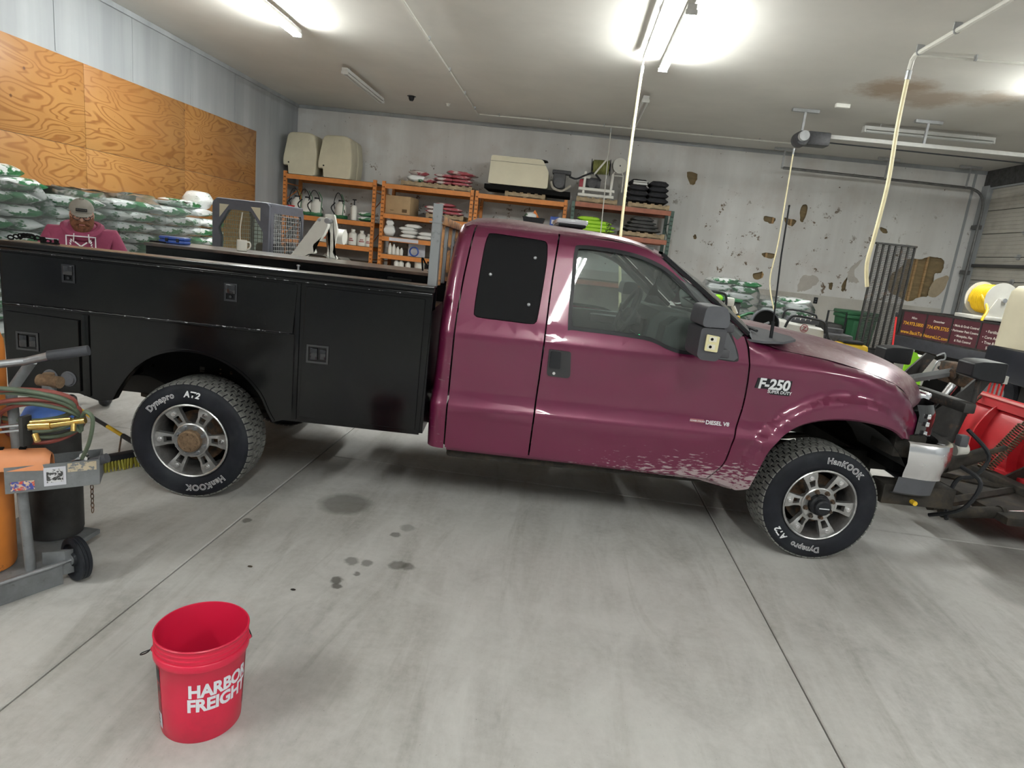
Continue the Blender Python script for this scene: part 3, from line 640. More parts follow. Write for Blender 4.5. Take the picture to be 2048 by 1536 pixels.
# fender
arch = [tuple(p) for p in cr([(4.417,.885),(4.342,.931),(4.228,.966),(4.065,.982),(3.9,.968),(3.759,.925),(3.655,.85),(3.574,.746),(3.535,.62),(3.515,.54),(3.497,.472)],3)]
top = [(x,shz(x)) for x in (3.34,3.42,3.55,3.7,3.85,4.0,4.107,4.22,4.324,4.4,4.46,4.53)]
fp = [(x+G,z) for x,z in g3]; fp = fp[:-1]+top+[(4.545,.99),(4.55,.90),(4.545,.875),(4.48,.872)]+arch+[(3.42,.447),(3.30,.48)]
fe = obj('front_fender', panel(fp,Qf=QF,step=.03,zs=[.5+.025*k for k in range(37)]+[.785,.81,1.235]), 'paint_scuffed', TR, recalc=False)
ar2 = [(x,QF(x,z),z) for x,z in arch]
mb = MB(); mb.grid([ar2,[(x,q+.012,z-.012) for x,q,z in ar2],[(x,q+.09,z-.0) for x,q,z in ar2]]); obj('arch_lip', mb, 'paint', fe)
bx_, bz_ = (3.433,1.134)
def fs(s0, z0, off=-.005, k=.085): return lambda x,y: (s0+x, QF(s0+x,z0+y-k*x*0)+off, z0+y)
obj('badge_plate', panel([(3.43,1.105),(3.44,1.168),(3.65,1.168),(3.648,1.075),(3.53,1.075),(3.52,1.105)],Qf=QF,off=-.004,t=.004), 'black_plastic', fe, recalc=False)
lettering('badge_lettering','F-250',.088, fs(3.543,1.107), 'white_letter', fe, off=.003, shear=.1, space=.95)
lettering('badge_lettering','SUPER DUTY',.026, fs(3.585,1.083), 'white_letter', fe, off=.0005)
lettering('badge_lettering','DIESEL V8',.034, lambda x,y:(3.245+x,Q(.858+y)-.004,.848+y), 'white_letter', fdoor, off=.001)
obj('red_badge', panel([(3.075,.853),(3.16,.853),(3.16,.873),(3.075,.873)],off=-.004,t=.004), m_('badge_red',(.35,.12,.13),.4), fdoor, recalc=False)
lettering('badge_lettering','POWER STROKE',.0125, lambda x,y:(3.118+x,Q(.86+y)-.0095,.859+y), 'white_letter', fdoor, off=.0003)
mirp(fe)
# wheel well liner and splash panel
mb = MB(); rows = []
for a in range(0,13):
    t = .5+(pi*.98-.5)*a/12; rows.append([(4.03+.56*cos(t), .03, .42+.54*sin(t)),(4.03+.56*cos(t),.6,.42+.54*sin(t))])
mb.grid(rows); o1 = obj('wheel_liner', mb, m_('liner',(.02,.02,.02),.8,n=(9,.4)), TR); mirp(o1)
obj('splash_panel', MB().box((4.42,.04,.74),(4.62,.3,.89),.01), 'grime', TR)
# hood
HC = [(3.60,1.425),(3.8,1.422),(4.057,1.39),(4.3,1.36),(4.5,1.325),(4.66,1.28),(4.79,1.225),(4.87,1.17),(4.91,1.10)]
HE = [(x,shz(x)+.004) for x in (3.44,3.6,3.85,4.05,4.22,4.34,4.43,4.50,4.535)]
rows = []
for i, ((sc0,zc0),(se,ze)) in enumerate(zip([tuple(p) for p in cr(HC,3)],[tuple(p) for p in cr(HE,3)])):
    qe = QF(se,shz(se))+.004; row = []
    for k in range(17):
        u = k/16; ss = se+(sc0-se)*(1-(1-u)**2.3); zz = ze+(zc0-ze)*(1-(1-u)**2.4)
        if i < 22: zz += .012*sstep(u,.10,.2)*(1-sstep(u,.2,.42))
        row.append((ss, qe+(WQ/2-qe)*u, zz))
    row += [(a,WQ-b,c) for a,b,c in row[-2::-1]]; rows.append(row)
mb = MB(); mb.grid(rows)
obj('hood', mb, 'paint_dusty', TR, ang=60)
# cowl
mb = MB(); rw = []
for k in range(13):
    u = k/12; a = Vector(rows[0][0]).lerp(Vector(rows[0][16]), u); 
    j = int(round(u*16)); hp_ = Vector(rows[0][j]); wsp = Vector((EA[-1].x+(EC[-1].x-EA[-1].x)*(1-(1-u)**2.2), EA[-1].y+(EC[-1].y-EA[-1].y)*u, 1.425+.01*u))
    rw.append([wsp, (wsp+hp_)/2+V(0,0,-.03), hp_+V(.02,0,-.015)])
rw += [[V(p.x,WQ-p.y,p.z) for p in r] for r in rw[-2::-1]]
mb.grid(rw); obj('cowl', mb, 'grey_plastic', TR)
cg_ = [(3.36,-.0,1.41),(3.44,-.0,1.385),(3.55,.03,1.35),(3.66,.10,1.365),(3.72,.2,1.395)]
obj('cowl_cover', MB().prism([(3.35,.0),(3.45,-.015),(3.58,.02),(3.70,.12),(3.70,.2),(3.55,.36),(3.45,.4)], lambda a,b:(a,b,1.375+b*.13), (0,0,.014)), 'grey_plastic', TR)
for q0, q1, m in ((.25,.75,1),(.95,1.5,1)): obj('wiper', MB().tube([(3.46,q0-.1,1.43),(3.43,q0+.1,1.445),(3.40,q1,1.50)],.009,6).tube([(3.45,q0+.1,1.445),(3.36,q1+.1,1.52)],.006,5), 'black_plastic', TR)
obj('antenna', MB().tube([(3.535,.1,1.37),(3.53,.1,1.5)],.011,8).tube([(3.53,.1,1.5),(3.50,.1,1.9),(3.49,.1,2.19)],.005,6).sph((3.49,.1,2.19),.007,n=8), 'black_plastic', TR)
# front end
hl = [[(x,y,z) for z in (.865,.93,1.02,1.085)] for x,y in ((4.545,.06),(4.62,.08),(4.69,.12),(4.75,.2),(4.78,.3),(4.79,.44))]
for i, r in enumerate(hl): hl[i] = [(x-.03*(j==3),y,z) for j,(x,y,z) in enumerate(r)]
mb = MB(); mb.grid(hl); o1 = obj('headlight', mb, m_('lamp_lens',(.02,.02,.022),.06,.1,coat=1), TR); mirp(o1)
mb = MB(); 
for z in (.89,.95,1.0): mb.box((4.60,.06,z),(4.625,.075,z+.03),.004)
obj('corner_marker', mb, 'chrome', TR)
obj('grille', MB().box((4.74,.43,.86),(4.79,WQ-.43,1.07),.01).box((4.78,.5,.9),(4.82,WQ-.5,.93),.01).box((4.78,.5,1.0),(4.82,WQ-.5,1.03),.01), 'black_plastic', TR)
obj('grille_surround', MB().box((4.72,.36,.98),(4.80,.44,1.11),.012).box((4.76,.36,1.08),(4.81,WQ-.36,1.12),.012), 'chrome', TR)
obj('radiator_support', MB().box((4.55,.2,.6),(4.72,WQ-.2,1.02)), 'void_black', TR)
pl = [(4.46,-.045),(4.60,-.07),(4.70,-.05),(4.78,.02),(4.85,.2),(4.89,.55),(4.90,WQ/2)]; pl = [tuple(p) for p in cr(pl,3)]
pl += [(x,WQ-y) for x,y in pl[-2::-1]]
mb = MB(); rows = []
cy_ = WQ/2
for x, y in pl:
    k = 1
    lo = 1 if x > 4.6 else (x-4.46)/.14
    r = []
    for ins, z in ((.12,.868),(.05,.865),(.0,.855),(-.01,.80),(-.008,.73),(.02,.66),(.04,.628)):
        dx = ins*.7; dy = ins*.2 if y < cy_ else -ins*.25
        xx = x-dx if x>4.7 else x+.02*(.85-z)/.22*1.0
        r.append((xx, y+dy+(.02*(z<.7) if y<cy_ else -.02*(z<.7)), z))
    rows.append(r)
mb.grid(rows); obj('bumper', mb, 'chrome', TR, ang=50)
rows = [[(x-.02*(x>4.7)+.0,y+(.03 if y<cy_ else -.03),.628),(x-.09*(x>4.7),y+(.05 if y<cy_ else -.05),.52),(x-.16*(x>4.7)+.0,y+(.09 if y<cy_ else -.09),.50)] for x,y in pl]
mb = MB(); mb.grid(rows); obj('valance', mb, 'grey_plastic', TR)
# chassis
mb = MB()
for q in (.5,1.36): mb.box((-.95,q,.51),(4.85,q+.08,.64),.01)
for s in (-.8,.6,1.4,2.6,4.5): mb.box((s,.5,.52),(s+.08,1.43,.62))
obj('frame_rail', mb, m_('frame_black',(.015,.014,.013),.7,n=(9,.4)), TR)
for s, l in ((0,'rear'),(4.013,'front')):
    obj('axle', MB().cyl((s,.15,.375),(s,WQ-.15,.375),.045).sph((s,1.0 if s==0 else .6,.37),.14,sx=1,n=14), 'grime', TR)
    obj('leaf_spring', MB().tube([(s-.6,.55,.5),(s,.55,.40),(s+.6,.55,.5)],.03,6).tube([(s-.6,1.4,.5),(s,1.4,.40),(s+.6,1.4,.5)],.03,6), 'grime', TR)
obj('exhaust_pipe', MB().tube([(3.2,1.2,.42),(1.2,1.2,.42),(.4,1.25,.5),(-.5,1.3,.52)],.045,10), 'rust', TR)
obj('transmission', MB().box((2.6,.75,.42),(3.5,1.2,.7),.05).cyl((0.1,.97,.42),(2.6,.97,.48),.04), 'grime', TR)
obj('fuel_tank', MB().box((1.55,.2,.44),(2.6,.48,.66),.04), 'grime', TR)
# interior
m_('vinyl', (.15,.17,.16), .6, n=(5,.1)); m_('vinyl_dark', (.05,.055,.055), .55, n=(5,.1))
obj('cab_floor', MB().box((1.55,.06,.66),(3.4,WQ-.06,.70)), 'vinyl_dark', TR)
ds = [(2.86,1.22),(2.88,1.40),(2.95,1.455),(3.02,1.455),(3.12,1.43),(3.32,1.41),(3.46,1.40),(3.46,1.0),(2.98,1.0)]
obj('dashboard', MB().prism(ds, lambda a,b:(a,.12,b), (0,WQ-.24,0)), 'vinyl', TR, ang=30)
obj('instrument_hood', MB().prism([(2.80,1.28),(2.82,1.42),(2.88,1.475),(3.04,1.48),(3.1,1.43),(3.0,1.25)], lambda a,b:(a,.3,b), (0,.5,0)), 'vinyl', TR, ang=30)
obj('gauge_cluster', MB().box((2.79,.36,1.29),(2.81,.74,1.41),.003), 'void_black', TR)
obj('centre_stack', MB().box((2.83,.85,1.1),(2.88,1.15,1.4),.01), 'black_plastic', TR)
obj('radio_display', MB().box((2.822,.93,1.33),(2.829,1.07,1.36)), m_('radio_glow',(.02,.05,.5),.4,emis=((.1,.25,1),3)), TR)
obj('indicator_light', MB().box((2.782,.40,1.29),(2.789,.41,1.3)), m_('green_glow',(0,.4,.1),.4,emis=((.1,1,.4),4)), TR)
sw = MB(); c0 = V(2.69,.48,1.42); ax = V(-.93,0,.38).normalized(); a1 = V(0,1,0); a2 = ax.cross(a1)
sw.tube([c0+(a1*cos(t)+a2*sin(t))*.185 for t in [2*pi*k/28 for k in range(28)]], .016, 8, closed=True)
for t in (0,pi,-pi/2): sw.tube([c0+ax*-.03, c0+(a1*cos(t)+a2*sin(t))*.18], .017, 6)
sw.sph(c0-ax*.03,.06,n=12); sw.cyl(c0-ax*.03, c0-ax*.3,.03)
obj('steering_wheel', sw, 'vinyl_dark', TR)
for q0 in (.2,1.05):
    obj('seat', MB().box((2.05,q0,.72),(2.6,q0+.62,.98),.06).box((1.98,q0,.85),(2.16,q0+.62,1.34),.06,rot=Matrix.Rotation(-.2,3,'Y')), 'vinyl_dark', TR)
obj('door_card', MB().box((2.35,WQ-.1,.8),(3.2,WQ-.06,1.32),.02).box((2.62,WQ-.2,1.22),(3.0,WQ-.1,1.29),.02).box((2.55,WQ-.16,1.06),(3.0,WQ-.1,1.14),.02), 'vinyl', TR)
obj('sun_visor', MB().box((2.75,.25,1.77),(2.95,.85,1.80),.01,rot=Matrix.Rotation(.5,3,'Y')), 'vinyl', TR)
obj('rear_view_mirror', MB().box((2.97,.84,1.66),(2.99,1.08,1.73),.01).cyl((2.99,.96,1.73),(3.03,.96,1.80),.01), 'black_plastic', TR)
t_ = obj('air_freshener', MB().prism([(-.04,-.05),(.04,-.05),(.02,-.02),(.035,-.02),(.012,.015),(.02,.015),(0,.05),(-.02,.015),(-.012,.015),(-.035,-.02),(-.02,-.02)], lambda a,b:(2.96+a,.93,1.59+b), (0,.006,0)).cyl((2.96,.933,1.63),(2.97,.933,1.68),.002,n=5), 'black_plastic', TR)
# towing mirror
ml = rp([(2.946,1.582),(3.049,1.586),(3.078,1.547),(3.084,1.474),(2.936,1.468)], .03, 4)
mm = obj('towing_mirror', MB().prism(ml, lambda a,b:(a,-.41,b), (0,.25,0)), 'grey_plastic', TR, ang=25)
lo = rp([(2.940,1.463),(3.082,1.468),(3.078,1.423),(3.077,1.333),(3.052,1.288),(2.962,1.288),(2.938,1.311)], .02, 4)
obj('mirror_housing', MB().prism(lo, lambda a,b:(a,-.40,b), (0,.25,0)), m_('mirror_grey',(.055,.055,.063),.6,n=(5,.12)), mm, ang=25)
obj('mirror_glass', MB().box((2.99,-.37,1.36),(3.0,-.18,1.54),.002), 'chrome', mm)
for z in (1.33,1.47):
    obj('mirror_arm', MB().box((3.05,-.2,z-.025),(3.13,.0,z+.03),.012).box((3.06,-.40,z-.02),(3.12,-.18,z+.03),.012), 'mirror_grey', mm)
le = [(2.971,1.431),(3.043,1.425),(3.042,1.339),(2.971,1.342)]
obj('marker_lens', MB().plate(rp(le,.006,2), [], lambda a,b:(a,-.412,b),(0,.01,0)), m_('lens_cream',(.72,.66,.38),.35), mm, ang=0)
for (s_,z_) in [(3.005,1.408),(3.002,1.366)]:
    obj('lens_recess', MB().box((s_-.02,-.4155,z_-.014),(s_+.022,-.412,z_+.014)), m_('lens_white',(.75,.72,.6),.4) if 'lens_white' not in M else 'lens_white', mm); obj('lens_hole', MB().cyl((s_-.004,-.4175,z_),(s_-.004,-.4155,z_),.008), 'void_black', mm)
mr2 = mm.copy(); COL.objects.link(mr2); mr2.scale = (1,-1,1); mr2.location = (0,WQ,0)
# roof light bar
lb = obj('light_bar', MB().box((2.18,.75,1.955),(2.38,1.25,1.985),.015), 'black_plastic', TR)
obj('light_bar_lens', MB().box((2.17,.745,1.975),(2.39,1.255,2.012),.015), m_('clear_lens',(.6,.62,.66),.15,0,coat=1), lb)
obj('light_bar_foot', MB().box((2.2,.8,1.94),(2.36,.9,1.96)), 'black_plastic', lb)
# ------------------------------------------------------------------ wheels
def wheel(name, s0, q0, flip, front):
    w = bpy.data.objects.new(name, None); COL.objects.link(w); w.parent = TR; w.location = (s0,q0,.379)
    if flip: w.rotation_euler = (0,0,pi)
    return w
A = (0,1,0)
def arc_text(txt, size, a0, r0, q, off, m, w, nm='sidewall_lettering', **k):
    bm = text_bm(txt, size, off, align='LEFT', **k)
    for v in bm.verts:
        a = a0-v.co.x/(r0+.5*size); r = r0+v.co.y; v.co = Vector((r*cos(a), q, r*sin(a)))
    return obj(nm, bm, m, w, ang=0, recalc=False)
def build_wheel(w, front, letters=True):
    R0 = .381
    obj('tyre', MB().lathe([(.232,.03),(.238,.008),(.25,-.004),(.285,-.012),(.335,-.012),(.355,-.004),(.366,.008),(.3745,.02),(.3745,.235),(.36,.26),(.33,.272),(.26,.268),(.235,.25)],(0,0,0),A,72), 'rubber', w, ang=40)
    mb = MB(); nb = 54
    for row, (y0,y1) in enumerate(((.004,.046),(.056,.092),(.102,.148),(.158,.194),(.206,.248))):
        for k in range(nb):
            a = 2*pi*(k+.5*(row%2))/nb; da = 2*pi/nb*.40; sh = .012*(1 if row%2 else -1); vs = []
            for rr in (.3735,R0):
                for aa, yy in ((a-da,y0),(a+da,y0),(a+da+sh,y1),(a-da+sh,y1)):
                    r2 = rr-(.010 if (row==0 and yy==y0) else 0); vs.append(mb.bm.verts.new((r2*cos(aa),yy,r2*sin(aa))))
            for f in ((4,5,6,7),(0,1,5,4),(1,2,6,5),(2,3,7,6),(3,0,4,7)): mb.bm.faces.new([vs[i] for i in f])
    tag(obj('tread_blocks', mb, 'tread', w, ang=0), kind='stuff')
    obj('rim', MB().lathe([(.232,.03),(.2385,.004),(.238,-.004),(.232,-.008),(.226,-.004),(.222,.006),(.217,.03),(.212,.09),(.205,.17),(.21,.24)],(0,0,0),A,64), 'rim', w, ang=30)
    obj('brake_disc', MB().lathe([(.0,.13),(.17,.13),(.17,.15),(0,.15)],(0,0,0),A,32), 'rust', w)
    obj('backing_plate', MB().lathe([(.0,.2),(.207,.2),(.207,.205),(0,.205)],(0,0,0),A,32), 'void_black', w)
    ph = radians(3 if not front else -4)
    for k in range(6):
        a = ph+k*pi/3; sp = [(.095,-.044),(.112,-.030),(.15,-.034),(.19,-.044),(.2205,-.050),(.224,-.025),(.2255,0),(.224,.025),(.2205,.050),(.19,.044),(.15,.034),(.112,.030),(.095,.044)]
        hl_ = [(.124,-.015),(.17,-.020),(.17,.020),(.124,.015)]
        f = lambda x,y,a=a: (x*cos(a)-y*sin(a), .012+.012*(1 if x<.16 else 0), x*sin(a)+y*cos(a))
        obj('spoke', MB().plate(sp,[hl_],f,(0,.035,0)), 'rim', w, ang=30)
        c_ = f(.193,0); obj('spoke_bolt', MB().cyl((c_[0],.013,c_[2]),(c_[0],.003,c_[2]),.014,n=12).cyl((c_[0],.003,c_[2]),(c_[0],-.001,c_[2]),.008,n=6), 'chrome', w)
    obj('wheel_centre', MB().lathe([(.105,.05),(.112,.03),(.11,.018),(.104,.014),(.07,.018),(.066,.04)],(0,0,0),A,40), 'rim', w, ang=30)
    for k in range(8):
        a = ph+pi/8+k*pi/4; obj('lug_nut', MB().cyl((.088*cos(a),.02,.088*sin(a)),(.088*cos(a),-.006,.088*sin(a)),.011,n=6).cyl((.088*cos(a),.02,.088*sin(a)),(.088*cos(a),.013,.088*sin(a)),.016,n=12), 'steel' if not front else 'rust', w, ang=20)
    if front:
        obj('locking_hub', MB().lathe([(.066,.04),(.066,-.01),(.058,-.02),(.05,-.022),(.05,-.05),(.04,-.058),(0,-.058)],(0,0,0),A,32), 'black_plastic', w, ang=30)
        obj('hub_dial', MB().box((-.032,-.062,-.003),(.032,-.057,.003)), 'white_letter', w)
    else:
        mb = MB().lathe([(.07,.04),(.07,-.015),(.062,-.022),(0,-.024)],(0,0,0),A,32)
        obj('hub_flange', mb, 'hub_rust', w, ang=30)
        for k in range(8):
            a = k*pi/4+.2; obj('hub_bolt', MB().cyl((.05*cos(a),-.022,.05*sin(a)),(.05*cos(a),-.032,.05*sin(a)),.009,n=6), 'hub_rust', w, ang=20)
    if letters:
        L_ = (('Dynapro',radians(145),.052),('HanKOOK',radians(-44),.054)) if not front else (('HanKOOK',radians(94),.054),('Dynapro',radians(-80),.052))
        for tx, a0, sz in L_:
            arc_text(tx, sz, a0, .287, -.0135, .0022, 'white_letter', w, space=1.12)
            arc_text(tx, sz, a0, .287, -.0145, -.0006, 'rubber', w, 'letter_fill', space=1.12)
        arc_text('AT2', .054, radians(96) if not front else radians(-127), .287, -.0135, .002, 'white_letter', w, space=1.1, shear=.2)
fw = wheel('front_wheel',4.013,0,False,True); build_wheel(fw, True)
rw_ = wheel('rear_wheel',0,0,False,False); build_wheel(rw_, False)
for src, s0 in ((fw,4.013),(rw_,0)):
    w2 = src.copy(); COL.objects.link(w2); w2.parent = TR; w2.location = (s0,WQ,.379); w2.rotation_euler = (0,0,pi)
    for c in list(src.children): d = c.copy(); COL.objects.link(d); d.parent = w2
# ------------------------------------------------------------------ utility body
qb = -.085; b0, b1, zb, ztp = -1.05, 1.45, .605, 1.5
ah = [(.545,zb-.02),(.512,.64),(.456,.754),(.348,.864),(.217,.934),(.087,.963),(-.043,.959),(-.173,.915),(-.278,.837),(-.358,.734),(-.42,.62)]
ah = [tuple(p) for p in cr(ah,3)]
out = [(b0,ztp-.03),(b0+.01,zb+.02),(-.62,zb+.035),(-.50,.605)]+[p for p in ah[::-1]]+[(.60,zb),(b1-.02,zb-.005),(b1,ztp-.03)]
ub = obj('utility_body', MB().plate(out,[],lambda a,b:(a,qb,b),(0,.02,0)), 'body_black', TR, ang=0)
mb = MB(); a3 = [(x,qb,z) for x,z in ah]
mb.grid([[(x,qb-.006,z) for x,_,z in a3],[(x+(x-.04)*.02,qb-.006,z+.012) for x,_,z in a3],[(x,qb+.0,z+.014) for x,_,z in a3]]); mb.grid([[(x,qb-.006,z) for x,_,z in a3],[(x,qb+.06,z) for x,_,z in a3]])
obj('arch_flange', mb, 'body_black', ub)
def door(name, poly, p=ub):
    o = obj(name, MB().plate(poly,[],lambda a,b:(a,qb-.013,b),(0,.012,0)), 'body_black', p, ang=0)
    m = o.modifiers.new('edge','BEVEL'); m.width = .004; m.segments = 2; m.limit_method = 'ANGLE'; m.angle_limit = radians(60); return o
door('upper_door', [(b0+.02,1.155),(.648,1.142),(.668,1.43),(b0+.02,1.435)])
door('rear_door', [(b0+.025,.655),(-.60,.655),(-.60,1.085),(b0+.025,1.098)])
door('front_door', [(.70,.64),(1.405,.628),(1.408,1.425),(.715,1.425)])
obj('seam_flange', MB().box((b0+.01,qb-.012,1.128),(.66,qb,1.140),.004), 'body_black', ub); obj('seam_bead', MB().tube([(b0+.02+.01*k,qb-.013+.001*sin(k*1.7),1.143+.0015*sin(k*2.3)) for k in range(0,168,2)],.003,5), 'wear_and_highlight', ub)
obj('door_post', MB().box((-.585,qb-.010,.63),(-.545,qb,1.12),.003), 'body_black', ub)
obj('door_post', MB().box((.655,qb-.008,.62),(.685,qb,1.44),.003), 'body_black', ub)
obj('drip_rail', MB().box((b0-.02,qb-.03,1.468),(b1+.01,qb+.01,1.503),.006).box((b0,qb-.018,1.447),(b1,qb,1.462),.004), 'body_black', ub)
m_('lid_brown', (.05,.035,.028), .3, layers=[((.16,.1,.07),2.5,.45,.7),((.02,.02,.02),6,.55,.7)], coat=.5, cr=.15)
obj('lid', MB().box((b0,qb+.01,1.49),(b1,.09,1.502),.003), 'lid_brown', ub)
obj('inner_top', MB().box((b0,.09,1.355),(b1,.50,1.367)).box((b0,.08,1.36),(b1,.09,1.495)), 'body_black', ub)
obj('edge_highlight', MB().tube([(b0,qb-.019,1.4495),(b1,qb-.019,1.4495)],.002,5), 'wear_and_highlight', ub)  # highlight under the drip rail, painted in as a thin pale line
obj('box_inner_wall', MB().box((b0,.49,.83),(b1,.50,1.355)).box((b0,qb+.02,zb+.03),(b0+.02,.49,1.355)).box((b0,qb+.02,1.35),(b0+.02,.085,1.49)).box((b1-.02,qb+.02,zb),(b1,.49,1.355)).box((b0+.02,qb+.03,1.0),(b1-.02,.49,1.02)).box((.62,qb+.03,zb),(.64,.49,1.0)).box((-.5,qb+.03,.7),(-.48,.49,1.0)), 'body_black', ub)
obj('bed_floor', MB().box((b0,.5,.74),(b1,1.43,.78)), 'grime', ub)
obj('tailgate', MB().box((b0-.02,.5,.74),(b0+.02,1.43,1.15),.01), 'body_black', ub)
ps = plate_holes = [[(-.47,.715),(-.45,.735),(-.425,.728),(-.44,.71)],[(-.10,.745),(-.065,.745),(-.065,.785),(-.10,.785)],[(.03,.775),(.045,.775),(.045,.785),(.03,.785)],[(.03,.745),(.045,.745),(.045,.755),(.03,.755)],[(.095,.75),(.115,.745),(.115,.775),(.1,.775)]]
obj('wheelhouse_plate', MB().plate([(-.47,.7),(-.30,.63),(.6,.6),(.6,1.0),(-.47,1.0)],[[(-.10,.745),(-.065,.745),(-.065,.785),(-.10,.785)],[(.03,.775),(.045,.775),(.045,.785),(.03,.785)],[(.03,.745),(.045,.745),(.045,.755),(.03,.755)],[(.1,.75),(.118,.75),(.118,.775),(.1,.775)],[(-.43,.745),(-.40,.745),(-.39,.765),(-.41,.77)]],lambda a,b:(a,.33,b),(0,.006,0)), 'void_black', ub, ang=0)
m_('latch_black',(.018,.018,.022),.16,.3,coat=.6)
def latch(cx, cz, wd=.075, ht=.105, side=False):
    f = lambda a,b:(cx+a,qb-.018,cz+b)
    obj('latch_frame', MB().plate([(-wd/2,-ht/2),(wd/2,-ht/2),(wd/2,ht/2),(-wd/2,ht/2)],[[(-wd/2+.012,-ht/2+.012),(wd/2-.012,-ht/2+.012),(wd/2-.012,ht/2-.012),(-wd/2+.012,ht/2-.012)]],f,(0,.01,0)), 'latch_black', ub, ang=0)
    if side: obj('latch_paddle', MB().box((cx-.045,qb-.024,cz-.035),(cx+.0,qb-.014,cz+.035),.004).box((cx+.012,qb-.02,cz-.03),(cx+.05,qb-.014,cz+.03),.003), 'latch_black', ub)
    else: obj('latch_paddle', MB().box((cx-.028,qb-.024,cz-.008),(cx+.028,qb-.014,cz+.045),.004).cyl((cx,qb-.014,cz-.025),(cx,qb-.02,cz-.025),.008), 'latch_black', ub)
latch(-.645,1.352); latch(.285,1.345); latch(.80,1.035,.13,.11,True); latch(-.90,.93,.13,.11,True)
for s_ in (-.775,-.668): obj('round_cap', MB().lathe([(0,-.028),(.036,-.028),(.040,-.02),(.046,-.018),(.046,0)],(s_,qb,.728),A,24), 'grey_plastic', ub, ang=30)
# far box, mirrored
for nm_, mb in (('far_box', MB().box((b0,1.41,.75),(b1,1.43,1.475)).box((b0,1.43,.62),(b0+.02,2.01,1.475)).box((b1-.02,1.43,.62),(b1,2.01,1.475))),('far_lid', MB().box((b0-.01,1.40,1.475),(b1,2.03,1.50),.004))): obj(nm_, mb, 'body_black' if nm_=='far_box' else 'lid_brown', TR, ang=0)
fs_ = obj('far_side', MB().plate(out,[],lambda a,b:(a,2.0,b),(0,.02,0)), 'body_black', TR, ang=0)
# headache rack behind the cab
hr = obj('cab_guard', MB().box((1.40,.0,1.50),(1.455,.03,1.975),.004), m_('post_grey',(.25,.26,.27),.5,.3,layers=[((.08,.08,.08),12,.56,.68)]), TR, ang=0)
obj('gusset', MB().box((1.385,-.005,1.865),(1.46,.035,1.872)).box((1.42,.03,1.5),(1.455,.07,1.9)), 'post_grey', hr)
m_('rack_worn', (.5,.25,.1), .7, n=(14,.3), layers=[((.06,.05,.05),9,.5,.6)])
obj('top_rail', MB().box((1.41,.03,1.86),(1.46,1.9,1.91),.004), 'rack_worn', hr)
for k, q in enumerate((.25,.5,.75,1.0,1.25,1.5,1.85)): obj('upright', MB().box((1.415,q,1.49),(1.45,q+.035,1.87),.003), 'rack_worn' if k%2==0 else 'post_grey', hr)
# ------------------------------------------------------------------ bags
def bagmat(name, col, white=(.8,.82,.82), sc=2.8, lo=.47, hi=.5, rough=.3):
    m = mat(name, white, rough, layers=[(col,sc,lo,hi,(1,1,2.6)),((.16,.18,.18),7,.62,.68,(.6,1,3))], bump=(9,.5,.02), coat=.3, cr=.15); return m
M['bag_green'] = bagmat('bag_green', (.02,.15,.05)); M['bag_white'] = bagmat('bag_white', (.02,.14,.05), lo=.56, hi=.6)
M['bag_red'] = bagmat('bag_red', (.36,.06,.08), (.6,.54,.52), 3.2, .46, .52, .5)
def bag_bm(l, w, h, seed, sag=.0):
    rr = random.Random(seed); bm = bmesh.new(); bmesh.ops.create_cube(bm, size=2); bmesh.ops.subdivide_edges(bm, edges=bm.edges[:], cuts=5, use_grid_fill=True)
    ox = rr.random()*50
    for v in bm.verts:
        x, y, z = v.co; ex = 1-.86*abs(x)**6; ey = 1-.5*abs(y)**4
        zz = z*ex*ey; n = noise.noise(Vector((x*1.6+ox,y*1.6,z*1.2)))*.16+noise.noise(Vector((x*4+ox,y*4,z*2)))*.09
        v.co = Vector((x*(1-.06*abs(y)**3)*l/2*(1+n*.12), y*(1-.1*abs(x)**3)*w/2*(1+n*.15), min(h*1.03,max(.002,h/2*(1+(zz+n*(1-abs(x)**4)*.8))-sag*x*x))))
    return bm
BAGS = {}
def bag(kind, loc, rz, label, group, l=.72, w=.46, h=.16, m='bag_green', name='bag_of_fertiliser', cat='bag', seed=None, rx=0):
    seed = random.randrange(4) if seed is None else seed; key = (kind,seed,l,w,h,m)
    if key not in BAGS:
        o = obj(name, bag_bm(l,w,h,seed*7+len(BAGS)), m, None, ang=0, recalc=True)
        for p in o.data.polygons: p.use_smooth = True
        BAGS[key] = o
    else: o = BAGS[key].copy(); COL.objects.link(o)
    o.location = loc; o.rotation_euler = (rx,0,rz); tag(o,label,cat,group); return o
def pallet(name_label, loc, rz=0, L_=1.15, W_=1.0, m='pallet_wood'):
    t = thing('pallet', name_label, 'pallet', loc, rz, 'wooden pallets')
    for k in range(6): x = -L_/2+.05+k*(L_-.1)/5; obj('deck_board', MB().box((x-.045,-W_/2,.10),(x+.045,W_/2,.12)), m, t, ang=0)
    for y in (-W_/2+.05,0,W_/2-.05): obj('stringer', MB().box((-L_/2,y-.02,.018),(L_/2,y+.02,.1)), m, t, ang=0)
    for k in range(3): x = -L_/2+.05+k*(L_-.1)/2; obj('bottom_board', MB().box((x-.045,-W_/2,.0),(x+.045,W_/2,.018)), m, t, ang=0)
    return t
def dpal(src, loc, rz, label): return dup(src, loc, rz, label)
ordn = ['top','second','third','fourth','fifth','sixth','seventh','eighth','ninth','tenth','eleventh','lowest']
stk = [(5.9,11,1.78,'mostly outside the left edge'),(6.98,11,1.80,'nearest the camera, at the left edge'),(8.05,11,1.82,'right behind the man'),(9.15,11,1.86,'just right of the man'),(10.15,11,1.84,'fourth from the left'),(11.15,10,1.7,'at the far end beside the loader')]
P0 = None
